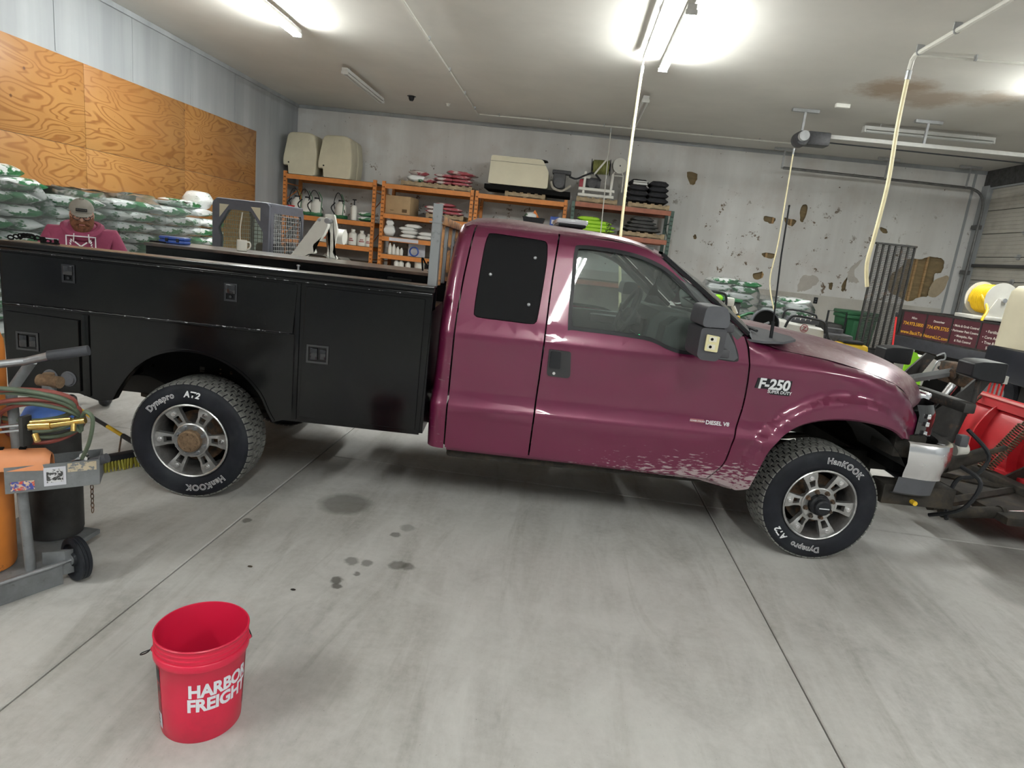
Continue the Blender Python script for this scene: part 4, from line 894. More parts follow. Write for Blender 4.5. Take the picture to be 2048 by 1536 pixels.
for si, (yc, nl, tp, desc) in enumerate(stk):
    lab = 'pallet under the stack of green bags '+desc
    if P0 is None: P0 = pallet(lab,(-6.98,yc,0),pi/2); P0['group']='wooden pallets'
    else: dpal(P0,(-6.98,yc,0),pi/2,lab)
    hh = (tp-.12)/nl; wd = 1.0 if si<4 else .88
    for k in range(nl):
        z = .12+k*hh; lay = ordn[nl-1-k]
        fl_ = k%2
        for j in range(2):
            long_ = (j==fl_); yy = yc+(-.5 if j==0 else .5)*wd+((.295 if long_ else .205)*(1 if j==0 else -1))*wd
            bag('L' if long_ else 'E', (-6.70+rnd(-.02,.03) if long_ else -6.82+rnd(-.02,.03), yy, z+.001), (pi/2 if long_ else 0)+rnd(-.05,.05), 'green bag, %s layer, %s side, stack %s'%(lay,'near' if j==0 else 'far',desc), 'fertiliser bags stacked along the plywood wall', l=.57 if long_ else .72, w=.46 if long_ else .39, h=hh*.94, m='bag_green' if (k+j)%3 else 'bag_white')
        if k == nl-1:
            bag('L',(-7.2,yc,z-.005),pi/2,'rear green bag of the top layer, stack '+desc,'fertiliser bags stacked along the plywood wall',l=.62,w=.46,h=hh*.94)
for i, (y, z, rz, l) in enumerate([(7.05,1.93,.25,'green bag draped over the wrapped stack at the left edge, above the man'),(7.3,1.80,-.2,'folded green bag under the topmost one at the left edge'),(11.2,1.72,.2,'white bag lying loose on the far stack'),(11.35,1.86,1.5,'small green labelled bag perched highest on the far stack'),(10.75,1.83,.1,'flat green bag on the fourth stack')]):
    bag('T%d'%i,(-6.85,y,z-(.0 if i!=3 else .0)),pi/2+rz,l,'loose bags on top of the stacks', l=.8 if i!=3 else .42, w=.5 if i!=3 else .4, h=.17 if i<2 else (.3 if i==3 else .15), seed=0, m='bag_green' if i in (0,1,4) else 'bag_white')
def wrap(name, label, x0, x1, y0, y1, z0, z1, seed):
    mb = MB(); rr = 26; rows = []
    for iz in range(9):
        z = z0+(z1-z0)*iz/8; r = []
        per = [(x1,y0),(x1,y1),(x0,y1),(x0,y0)]
        for k in range(4):
            a, b = per[k-1], per[k]
            for j in range(6):
                t = j/6; x = a[0]+(b[0]-a[0])*t; y = a[1]+(b[1]-a[1])*t; n = .02*abs(noise.noise(Vector((x*5,y*5,z*6+seed)))); s = 1 if iz<8 else .8
                cx, cy = (x0+x1)/2, (y0+y1)/2; r.append((cx+(x-cx)*s*(1+n), cy+(y-cy)*s*(1+n), z+.05*noise.noise(Vector((x*4,y*4,seed)))*(iz>6)+(.035 if iz==8 else 0)))
        rows.append(r)
    R_ = mb.grid(rows, closed=True); mb.bm.faces.new(R_[-1])
    o = obj(name, mb, 'film', None, ang=60); tag(o,label,'plastic wrap','stretch wrap round the pallets'); return o
for si, (yc, nl, tp, desc) in enumerate(stk[:5]):
    wd = 1.0 if si<4 else .88; wrap('stretch_wrap','clear stretch film round the bag stack '+desc,-7.57,-6.36,yc-wd/2-.02,yc+wd/2+.02,.14,tp+.05,si)
# ------------------------------------------------------------------ pallet racks
def rack(x0, x1, levels, mname, lab, ups=('orange_rack','orange_rack')):
    t = thing('pallet_rack', lab, 'shelving', (0,0,0), 0, 'pallet racks along the back wall')
    for x, um in ((x0,ups[0]),(x1-.08,ups[1])):
        for y in (16.03,16.95): obj('upright', MB().box((x,y,0),(x+.08,y+.07,3.06)).box((x-.02,y-.02,0),(x+.1,y+.1,.01)), um, t, ang=0)
        for k in range(7): z = .25+k*.42; obj('brace', MB().cyl((x+.04,16.1,z),(x+.04,16.95,z+(.36 if k%2 else 0)),.014,n=6), um, t)
        mb = MB()
        for k in range(28):
            z = .2+k*.1
            for dx in (.018,.048): mb.box((x+dx,16.0285,z),(x+dx+.016,16.030,z+.032))
        tag(obj('punched_holes', mb, 'void_black', t, ang=0), kind='stuff')
    for z in levels:
        for y in (16.0,17.02): obj('beam', MB().box((x0+.08,y,z-.11),(x1-.08,y+.045,z),.004), mname, t, ang=0)
        obj('decking', MB().box((x0+.04,16.05,z),(x1-.04,17.0,z+.012)), 'shelf_board', t, ang=0)
    return t
rack(-7.43,-5.03,(1.0,1.40,2.02,2.99),'orange_rack','orange pallet rack in the left corner under the two cream tanks')
rack(-4.88,-2.56,(.5,.93,1.28,1.72,2.28,3.0),'orange_rack','orange pallet rack holding the cardboard box and the red bags')
rack(-2.52,-.24,(1.2,2.35,3.0),'orange_rack','orange pallet rack under the long cream water tank',('orange_rack','orange_rack'))
rack(-.13,2.35,(1.2,2.36,3.05),'rust_rack','rusty pallet rack with green end frames under the hose reels',('green_rack','green_rack'))
obj_ = tag(obj('shelf_label', MB().box((-4.6,15.985,1.63),(-3.85,15.999,1.71)), m_('label_paper',(.6,.6,.66),.6), None), 'long pale paper label stuck on the front of a rack beam','label')
# cream hooded tanks
def cream_tank(x, y, label, w=.86, mirror=1):
    t = thing('cream_tank', label, 'tank', (x,y,3.003), 0, 'cream tanks standing on the corner rack')
    pr = rp([(-.43,.20),(-.31,.20),(-.29,.0),(.40,.0),(.44,.5),(.36,.97),(.20,1.02),(-.25,1.0),(-.33,.93),(-.44,.35)],[.03,.03,.03,.04,.2,.09,.1,.1,.08,.1],4)
    mb = MB(); rows = []
    for y_, s in ((0,.94),(.02,.985),(.05,1.0),(.45,1.0),(.5,.96),(.52,1.0),(.88,.98),(.92,.93)): rows.append([((a)*s, y_, .5+(b-.5)*s if b>.02 else b) for a,b in pr])
    R_ = mb.grid(rows, closed=True); mb.bm.faces.new(R_[0]); mb.bm.faces.new(R_[-1]); obj('shell', mb, 'cream_tank', t, ang=40)
    obj('foot', MB().box((-.27,.05,.001),(.38,.85,.03)), 'cream_tank', t)
    obj('bung', MB().cyl((-.28,-.005,.27),(-.28,.03,.27),.02,n=12), 'black_plastic', t)
    return t
ct = cream_tank(-7.02,16.02,'left of the two big cream hooded tanks on the corner rack')
dup(ct,(-6.10,15.98,3.003),0,'right of the two big cream hooded tanks on the corner rack')
# backpack sprayers
def sprayer(x, z, lab, m='white_plastic'):
    t = thing('backpack_sprayer', lab, 'sprayer', (x,16.2,z), 0, 'backpack sprayers on the corner rack')
    mb = MB(); prof = [(.13,.0),(.145,.06),(.15,.25),(.13,.34),(.07,.38),(.06,.42),(0,.42)]
    mb.lathe([(a,b) for a,b in prof],(0,0,0),n=14)
    for v in mb.bm.verts: v.co.y *= .75
    obj('tank', mb, m, t, ang=40)
    obj('base', MB().box((-.15,-.11,-.0),(.15,.12,.09),.02), 'green_plastic', t); obj('cap', MB().cyl((0,0,.42),(0,0,.46),.065), 'black_plastic', t)
    obj('hose', MB().tube(cr([(-.1,0,.1),(-.2,-.02,.35),(-.1,-.03,.62),(.02,-.03,.55),(.1,-.02,.3),(.17,-.05,.15)],5),.011,6), 'black_plastic', t)
    obj('lance', MB().tube([(.12,-.08,.0),(.14,-.06,.45),(.05,-.06,.6)],.01,6), 'green_plastic', t)
    obj('strap', MB().tube(cr([(-.14,-.05,.1),(-.2,-.12,.25),(-.1,-.1,.38)],4),.016,6), 'black_plastic', t); return t
sp = sprayer(-7.12,2.035,'small backpack sprayer at the left end of the corner rack shelf')
for x, l in ((-6.85,'backpack sprayer second from the left, with a tall black lance'),(-6.6,'backpack sprayer third from the left on the shelf'),(-5.97,'cream backpack sprayer standing alone mid shelf')): dup(sp,(x,16.2,2.035),rnd(-.3,.3),l)
t = thing('pump_sprayer','slim white pump sprayer left of the two bags on the corner rack','sprayer',(-5.6,16.15,2.035)); obj('tank', MB().lathe([(0,0),(.075,0),(.08,.3),(.05,.36),(0,.37)],(0,0,0),n=14), 'white_plastic', t); obj('pump', MB().cyl((0,0,.36),(0,0,.5),.015).cyl((-.05,0,.5),(.05,0,.5),.014,n=8), 'black_plastic', t)
t = thing('red_funnel','small red funnel on the shelf beside the first sprayer','funnel',(-7.22,16.07,2.035)); obj('cone', MB().lathe([(.02,.0),(.03,.08),(.1,.2),(.095,.2),(.02,.08)],(0,0,0),n=16), 'red', t)
for k in range(2): bag('R', (-5.3,16.3,2.033+k*.12), .05, '%s of two green and white bags at the right end of the corner rack'%('lower','upper')[k], 'bags on the corner rack shelf', l=.42,w=.4,h=.12)
def jug(x, z, lab, h=.36, label_col='badge_red'):
    t = thing('pump_jug', lab, 'jug', (x,16.12,z), 0, 'spray jugs on the lower shelf')
    obj('jug_body', MB().lathe([(0,0),(.1,0),(.108,.03),(.108,.2),(.09,.27),(.05,.3),(.045,.33),(0,.33)],(0,0,0),n=18), 'white_plastic', t, ang=35)
    obj('cap', MB().cyl((0,0,.33),(0,0,.37),.05,n=14), 'white_plastic', t); obj('label', MB().grid([[(.1095*sin(a),-.1095*cos(a),z_) for a in [(-.6+.2*k) for k in range(7)]] for z_ in (.09,.19)]) and _lab, label_col, t) if False else None
    mb = MB(); mb.grid([[(.1095*sin(a),-.1095*cos(a),z_) for a in [(-.6+.2*k) for k in range(7)]] for z_ in (.09,.12)]); obj('red_lettering', mb, label_col, t)
    mb = MB(); mb.grid([[(.1095*sin(a),-.1095*cos(a),z_) for a in [(-.4+.2*k) for k in range(5)]] for z_ in (.135,.16)]); obj('red_lettering', mb, label_col, t); return t
j0 = jug(-5.81,1.415,'white spray jug with red lettering, leftmost on the lower shelf')
for x, l, s in ((-5.58,'white spray jug second from the left on the lower shelf',1.06),(-5.35,'white spray jug third from the left on the lower shelf',1.03),(-5.16,'shorter white jug at the right end of the lower shelf',.85)): dup(j0,(x,16.12,1.415),rnd(-.3,.3),l,scale=s)
# cardboard box
t = thing('cardboard_box','brown cardboard box with printed lettering on the second rack','box',(-4.42,16.36,2.295),-.12)
obj('carton', MB().box((-.33,-.3,0),(.33,.3,.44),.006), 'cardboard', t); obj('flap', MB().box((-.33,-.302,.44),(.33,.0,.445)), 'cardboard', t)
obj('printed_marks', MB().box((.12,-.302,.05),(.25,-.3005,.13)).box((-.2,-.302,.08),(-.1,-.3005,.09)), m_('print_brown',(.12,.07,.03),.8), t)
# pallets and red bags on top
for x, y, z, l, L_ in ((-3.95,16.5,3.013,'pallet under the loose bags at the left end of the second rack top',.95),(-3.1,16.5,3.013,'pallet under the tall pile of red and white bags on the second rack',.95),(-1.3,16.5,3.013,'pallet under the long cream water tank',1.0),(.46,16.5,3.063,'pallet under the engine and hose reels',1.0),(1.72,16.5,3.063,'pallet under the black bundles at the right end of the rack top',1.0),(1.66,16.5,2.373,'pallet on the middle shelf under the grey tarpaulins',1.1),(-3.25,16.5,2.293,'pallet under the red bags inside the second rack',.95)):
    dup(P0,(x,y,z),0,l,scale=(L_/1.15,.9,1))
def pile(x, y, z, n, lab, w, hh, m='bag_red', grp='red and white bags'):
    for k in range(n):
        for j in range(2):
            bag('P',(x+(j-.5)*w*.48+rnd(-.04,.04)-.0, y-.12+rnd(-.03,.05), z+k*hh), rnd(-.15,.15)+(pi if j else 0), '%s bag, %s from the bottom, in %s'%(('left','right')[j],('lowest','second','third','fourth','fifth')[k],lab), grp, l=w*.55, w=.62, h=hh*.98, m=m)
pile(-3.13,16.5,3.133,3,'the red pile on top of the second rack',.95,.085)
bag('Q',(-3.05,16.4,3.40),.2,'crumpled red and white bag topping the tall pile','red and white bags',l=.6,w=.5,h=.1,m='bag_red'); bag('Q',(-2.85,16.4,3.38),-.4,'second crumpled bag leaning over the tall pile','red and white bags',l=.5,w=.5,h=.09,m='bag_red')
bag('Q',(-4.1,16.4,3.133),.3,'white bag lying on the left pallet of the second rack top','red and white bags',l=.5,w=.4,h=.18,m='bag_white'); bag('Q',(-4.05,16.35,3.3),.9,'dark striped bag slumped on the white one','red and white bags',l=.45,w=.35,h=.12,m='bag_red'); bag('Q',(-3.75,16.4,3.133),-.2,'small red bag between the two pallets','red and white bags',l=.35,w=.35,h=.14,m='bag_red')
pile(-3.3,16.4,2.413,2,'the red pile inside the second rack',.95,.09); bag('Q',(-3.3,16.3,2.6),.1,'topmost red bag inside the second rack','red and white bags',l=.55,w=.5,h=.09,m='bag_red')
# shelf of white sacks and bottles
m_('sack_white',(.72,.72,.7),.55,bump=(9,.5,.02))
bag('W',(-4.66,16.2,1.733),.2,'knotted white plastic sack standing left on the white shelf','white sacks',l=.3,w=.3,h=.28,m='sack_white'); bag('W',(-4.66,16.2,1.98),.2,'twisted neck of a white sack, upper left','white sacks',l=.2,w=.18,h=.17,m='sack_white')
for i,(x,z) in enumerate(((-4.15,1.733),(-4.12,1.83),(-4.18,1.91),(-4.05,1.99),(-3.72,1.733),(-3.68,1.83))): bag('W',(x,16.2,z),rnd(-.2,.2),'flat white sack, number %s up, in the %s heap'%(('one','two','three','four','one','two')[i],'left' if i<4 else 'right'),'white sacks',l=.42,w=.36,h=.1,m='sack_white')
def bottle(x, z, h, lab, m='white_plastic', y=16.12, r=.05):
    t = thing('bottle', lab, 'bottle', (x,y,z), 0, 'bottles on the lower shelves'); obj('flask', MB().lathe([(0,0),(r,0),(r,h*.6),(r*.5,h*.8),(r*.35,h*.85),(r*.35,h*.93),(0,h*.93)],(0,0,0),n=14), m, t, ang=35); obj('cap', MB().cyl((0,0,h*.93),(0,0,h),r*.45,n=10), 'black_plastic' if m=='white_plastic' else 'white_plastic', t); return t
for i,(x,h) in enumerate(((-4.6,.3),(-4.5,.28),(-4.4,.22),(-4.3,.2))): bottle(x,1.292,h,'white bottle %s on the small wooden shelf'%('leftmost','second from the left','third from the left','fourth from the left')[i])
for i,(x,h) in enumerate(((-4.4,.26),(-4.28,.26),(-4.1,.24))): bottle(x,.945,h,'white jug %s on the lowest visible shelf'%('leftmost','second','third')[i],r=.07)
t = thing('blue_hose_coil','coil of blue hose hanging on the shelf panel','hose',(-3.95,16.02,1.42)); obj('coil', MB().tube([(.11*cos(a),-.02+.004*a,.11*sin(a)) for a in [k*.35 for k in range(54)]],.014,6), 'blue', t)
t = thing('white_bucket','white plastic pail on the lowest visible shelf','bucket',(-3.82,16.2,.942)); obj('pail', MB().lathe([(0,0),(.12,0),(.14,.25),(.145,.27),(.13,.27),(.11,.02),(0,.02)],(0,0,0),n=20), 'white_plastic', t); obj('lid', MB().lathe([(0,.285),(.15,.285),(.15,.26)],(0,0,0),n=20), 'white_plastic', t)
t = thing('pale_panel','pale board leaning behind the blue hose','panel',(-3.95,16.3,1.292)); obj('board', MB().box((-.22,0,0),(.22,.02,.36)), 'label_paper', t)
# long cream tank on its skid with the pump
t = thing('long_water_tank','long cream water tank with a sloping end on a black frame with pump','water tank',(0,0,0))
tp_ = [(-2.24,3.27),(-2.21,3.93),(-.95,3.93),(-.78,3.66),(-.77,3.27)]
mb = MB(); rows = [[(x,y_,z) for x,z in rp(tp_,.05,3)] for y_ in (16.02,16.75)]; R_ = mb.grid(rows,closed=True); mb.bm.faces.new(R_[0]); mb.bm.faces.new(R_[1]); obj('tank_shell', mb, m_('tank_ivory',(.66,.61,.46),.45,n=(2,.06)), t, ang=40)
obj('lid_seam', MB().box((-2.225,16.015,3.80),(-.87,16.02,3.806)), 'black_plastic', t)
obj('skid_frame', MB().box((-2.32,16.0,3.135),(-.2,16.9,3.25),.01), 'void_black', t)
for x in (-1.7,-1.05): obj('filler_lid', MB().lathe([(0,.04),(.2,.03),(.22,0)],(x,16.4,3.93),n=20), 'black_plastic', t)
obj('pump_engine', MB().box((-.66,16.1,3.3),(-.36,16.6,3.68),.03).cyl((-.5,16.05,3.45),(-.5,16.3,3.45),.13).box((-.7,16.2,3.66),(-.24,16.4,3.76),.02), 'opener_dark', t)
obj('suction_hose', MB().tube(cr([(-.7,16.05,3.45),(-.62,16.0,3.3),(-.4,15.98,3.26),(-.22,16.05,3.4)],5),.03,8), 'rope_grey', t)
# engine set with two reels
t = thing('engine_set','white framed spray engine with red motor on the rusty rack','engine',(0,0,0))
for z in (3.2,3.34): obj('frame_tube', MB().box((-.02,16.1,z),(.86,16.16,z+.07),.01), 'white_plastic', t)
for x in (.08,.74): obj('frame_post', MB().box((x,16.12,3.2),(x+.06,16.18,3.78),.005), 'white_plastic', t)
obj('engine_block', MB().box((.05,16.2,3.42),(.5,16.6,3.66),.03).cyl((.3,16.15,3.5),(.3,16.3,3.5),.1).cyl((.15,16.3,3.6),(.15,16.3,3.74),.06), 'opener_dark', t)
obj('red_motor', MB().box((-.02,16.15,3.36),(.12,16.35,3.6),.03), m_('motor_red',(.35,.03,.05),.4), t); obj('fuel_tank', MB().box((.02,16.2,3.6),(.25,16.5,3.72),.03), 'white_plastic', t)
obj('intake_hose', MB().tube(cr([(-.28,16.1,3.62),(-.1,16.1,3.58),(.1,16.1,3.68),(.3,16.1,3.75),(.5,16.15,3.6)],5),.022,7), 'black_plastic', t)
def reel(nm, lab, c, ax, r, w_, hm, discm, wind=9):
    t = thing(nm, lab, 'hose reel', c); ax = Vector(ax).normalized(); u = ax.orthogonal().normalized(); v = ax.cross(u)
    obj('drum', MB().cyl(-ax*w_/2, ax*w_/2, r*.45, n=20), 'grey_plastic', t)
    for s in (-1,1): obj('flange', MB().lathe([(.02,0),(r,0),(r,.012),(r*.97,.012),(.02,.012)], tuple(ax*(w_/2)*s), ax*s, 36), discm, t, ang=30)
    pts = []
    for L_ in range(2):
        rr = r*(.66+.15*L_)
        for k in range(int(14*wind)): a = k*2*pi/14; p = (k/(14*wind)*2-1)*(1 if L_==0 else -1)*w_*.44; pts.append(u*cos(a)*rr+v*sin(a)*rr+ax*p)
    obj('wound_hose', MB().tube(pts, w_*.44/wind*1.05, 6), hm, t)
    return t
r1 = reel('hose_reel','olive hose reel lying crosswise behind the spray engine',(.46,16.3,3.93),(1,0,.05),.19,.44,m_('hose_olive',(.25,.26,.08),.6),'black_plastic',10)
obj('guide_bar', MB().box((-.02,-.22,-.25),(.02,-.20,.25),rot=Matrix.Rotation(.6,3,'Y')), 'white_plastic', r1)
r2 = reel('hose_reel','empty white hose reel at the top right of the spray engine',(.90,16.3,4.0),(.25,-1,0),.18,.14,'rope_grey','white_plastic',4)
for s in (-1,1): obj('stand_leg', MB().tube([(s*.02,-.06,-.02),(s*.13,-.06,-.24),(s*.14,-.06,-.62)],.016,6), 'white_plastic', r2)
obj('stand_bar', MB().tube([(-.13,-.06,-.24),(.13,-.06,-.24)],.016,6), 'white_plastic', r2)
for x, s, l in ((1.43,(1.0,1),'left bulky bundle of folded black fabric on the rack top'),(1.92,(.95,1),'right bulky bundle of folded black fabric on the rack top')):
    t = thing('fabric_bundle', l, 'bundle', (x,16.5,3.19), 0, 'black bundles on the rusty rack')
    for k in range(4): mb = MB(); mb.bm = bag_bm(.56-.03*k,.7,.17,k+int(x*10)); [setattr(v.co,'z',v.co.z+k*.13) for v in mb.bm.verts]; obj('fold', mb, 'cloth_black', t, ang=0)
t = thing('white_folded_sheet','white folded sheet laid across the left black bundle','sheet',(1.45,16.1,3.60)); obj('sheet', MB().box((-.17,0,0),(.17,.3,.05),.015).box((-.17,.01,.06),(.17,.3,.09),.01), 'sack_white', t)
t = thing('tarpaulin_pile','grey tarpaulins folded in a pile on the middle shelf','tarpaulin',(1.65,16.5,2.495),0)
for k in range(4): mb = MB(); mb.bm = bag_bm(.95-.13*k,.8,.12,k+50); [setattr(v.co,'z',v.co.z+k*.085) for v in mb.bm.verts]; obj('fold', mb, 'cloth_grey', t, ang=0)
t = thing('black_tub','black tub of orange and green parts on the third rack','tub',(-1.03,16.25,2.364)); mb = MB(); R_ = mb.grid([[(x*s,y*s*.7,z) for x,y in ((-.27,-.27),(.27,-.27),(.27,.27),(-.27,.27))] for s,z in ((.8,0),(1,.2),(1.06,.2),(.96,.21),(.78,.02))],closed=True); mb.bm.faces.new(R_[0]); mb.bm.faces.new(R_[-1]); obj('tub', mb, 'black_plastic', t, ang=20)
obj_ = tag(obj('marker_cone', MB().prism([(-.14,0),(.14,0),(-.02,.24)],lambda a,b:(-1.0+a,16.2,2.52+b),(0,.12,0)), m_('orange_plastic',(.8,.22,.03),.5), None),'bright orange wedge sticking out of the black tub','marker')
bag('G',(-1.12,16.3,2.5),.3,'green cloth bunched in the black tub','cloths',l=.3,w=.3,h=.2,m='bag_green',cat='cloth')
t = thing('blue_package','blue and white package beside the black tub','package',(-.5,16.2,2.364)); obj('carton', MB().box((-.12,-.1,0),(.12,.1,.28),.02), 'blue', t); obj('label', MB().box((-.08,-.103,.1),(.08,-.1005,.2)), 'label_paper', t)
m_('vest_lime',(.38,.68,.04),.7,bump=(12,.4,.02),layers=[((.03,.04,.03),4,.6,.63)])
for i,(x,z,l_) in enumerate(((.5,2.375,1.0),(.54,2.46,.95),(.48,2.55,.85),(.35,2.63,.6))): bag('V',(x,16.3,z),rnd(-.1,.1),'lime green folded jacket, %s of the pile'%('lowest','second','third','topmost')[i],'lime jackets',l=l_,w=.6,h=.11,m='vest_lime',cat='jacket',name='folded_jacket')
# ------------------------------------------------------------------ compact loader behind the truck
t = thing('skid_steer_loader','white and grey compact loader with a meshed cab parked behind the truck','loader',(0,0,0))
m_('cab_grey',(.10,.105,.13),.55,n=(5,.2))
X0,X1,Y0,Y1,ZT = -4.8,-4.0,8.25,9.35,1.98
cf = [(-4.555,1.971),(-4.520,1.998),(-3.844,1.997),(-3.799,1.950),(-3.803,1.787),(-3.832,1.621),(-3.840,1.322),(-3.928,1.312),(-3.892,1.581),(-3.888,1.730),(-4.013,1.863),(-4.066,1.915),(-4.414,1.904),(-4.498,1.715),(-4.478,1.552),(-4.563,1.310)]
fo = rp([(-4.78,1.33),(-4.78,1.95),(-4.72,2.0),(-4.03,2.0),(-4.0,1.96),(-4.02,.75),(-4.76,.75)],.03,3); 
fi = rp([(-4.70,.85),(-4.66,1.5),(-4.71,1.62),(-4.56,1.87),(-4.25,1.87),(-4.08,1.62),(-4.09,.85)],.03,3)
obj('cab_frame', MB().plate(fo,[fi],lambda a,b:(a,Y0,b),(0,.07,0)), 'cab_grey', t, ang=30)
obj('front_glass', MB().plate(fi,[],lambda a,b:(a,Y0+.03,b),(0,.006,0)), 'glass', t, ang=0)
for s in (-1,1): 
    x = -4.68 if s<0 else -4.12; obj('corner_gusset', MB().prism([(x,1.93),(x-s*.13,1.93),(x+s*.0,1.76)],lambda a,b:(a,Y0-.006,b),(0,.005,0)), 'cream_tank', t)
obj('wiper', MB().tube(cr([(-4.36,Y0-.01,1.85),(-4.39,Y0-.01,1.6),(-4.36,Y0-.01,1.35),(-4.3,Y0-.01,1.2)],4),.008,6), 'white_plastic', t)
obj('roof', MB().box((X0+.02,Y0+.05,ZT-.04),(X1-.0,Y1,ZT+.03),.03), 'cab_grey', t)
so = [(Y0+.06,.75),(Y0+.06,1.97),(Y1-.05,1.97),(Y1,1.9),(Y1,.75)]; si_ = [(Y0+.14,.95),(Y0+.14,1.88),(Y1-.1,1.88),(Y1-.06,1.8),(Y1-.06,.95)]
for x in (X1-.04,X0+.0): obj('side_frame', MB().plate(so,[si_],lambda a,b:(x,a,b),(.04,0,0)), 'cab_grey', t, ang=0)
for xx in (X1-.02,X0+.02,):
    mb = MB()
    for k in range(17): y = Y0+.16+k*.058; mb.cyl((xx,y,.95),(xx,y,1.88),.004,n=4)
    for k in range(16): z = .98+k*.058; mb.cyl((xx,Y0+.14,z),(xx,Y1-.08,z),.004,n=4)
    tag(obj('side_mesh', mb, 'galv', t, ang=0), kind='stuff')
mb = MB()
for k in range(13): x = X0+.05+k*.06; mb.cyl((x,Y1-.03,.95),(x,Y1-.03,1.9),.004,n=4)
for k in range(16): z = .98+k*.058; mb.cyl((X0+.03,Y1-.03,z),(X1-.03,Y1-.03,z),.004,n=4)
tag(obj('rear_mesh', mb, 'black_plastic', t, ang=0), kind='stuff')
obj('seat', MB().box((-4.6,8.8,.75),(-4.2,9.15,1.0),.04).box((-4.6,9.05,.95),(-4.2,9.2,1.45),.05), 'cloth_black', t)
obj('body', MB().box((-4.95,8.3,.3),(-3.85,10.3,.8),.05).box((-4.9,9.4,.7),(-3.9,10.4,1.25),.08), 'white_plastic', t)
for x in (-5.1,-3.7):
    for y in (8.7,9.9): obj('wheel', MB().lathe([(0,-.1),(.2,-.1),(.25,-.12),(.37,-.11),(.38,0),(.37,.11),(.25,.12),(0,.1)],(x,y,.38),(1,0,0),28), 'rubber', t)
arm = rp([(-3.86,1.18),(-3.36,1.90),(-3.26,1.90),(-3.24,1.80),(-3.30,1.66),(-3.44,1.52),(-3.40,1.42),(-3.50,1.40),(-3.56,1.32),(-3.6,1.18)],.03,3)
obj('lift_arm', MB().prism(arm,lambda a,b:(a,8.35,b),(0,.09,0)), 'white_plastic', t, ang=30)
obj('arm_link', MB().prism(rp([(-3.33,1.95),(-3.2,1.95),(-3.15,1.75),(-3.2,1.45),(-3.13,1.38),(-3.25,1.30),(-3.28,1.42),(-3.24,1.7),(-3.3,1.82)],.02,3),lambda a,b:(a,8.46,b),(0,.05,0)), 'white_plastic', t, ang=30)
obj('pivot_pin', MB().cyl((-3.25,8.33,1.86),(-3.25,8.56,1.86),.035).cyl((-3.36,8.33,1.86),(-3.36,8.5,1.86),.02), 'steel', t)
obj('lift_cylinder', MB().cyl((-3.3,8.52,1.7),(-3.22,8.52,1.2),.035), 'rust', t); obj('arm_post', MB().box((-3.5,8.4,.7),(-3.2,8.6,1.35),.02), 'white_plastic', t)
t = thing('cushioned_roll','orange banded white roll standing behind the loader arm','roll',(-3.7,8.9,1.78)); obj('roll', MB().cyl((-.14,.5,-.1),(.32,.5,-.12),.11,n=20), 'white_plastic', t); obj('band', MB().cyl((-.1,.5,-.095),(.2,.5,-.11),.113,n=20), m_('band_orange',(.7,.15,.05),.4), t)
t = thing('clear_plastic_sheet','crumpled clear plastic sheet draped behind the far side box','plastic sheet',(-2.86,8.6,1.28)); mb = MB(); mb.grid([[(-.45+i*.12+.03*noise.noise(Vector((i,j,1))),-.2+j*.08,.12-.035*i+.09*noise.noise(Vector((i*.7,j*.7,3)))) for i in range(9)] for j in range(6)]); obj('sheet', mb, 'clear_plastic', t, ang=60); obj('support', MB().box((-.2,-.2,-1.28),(.5,.25,-.15),.03), 'cloth_grey', t)
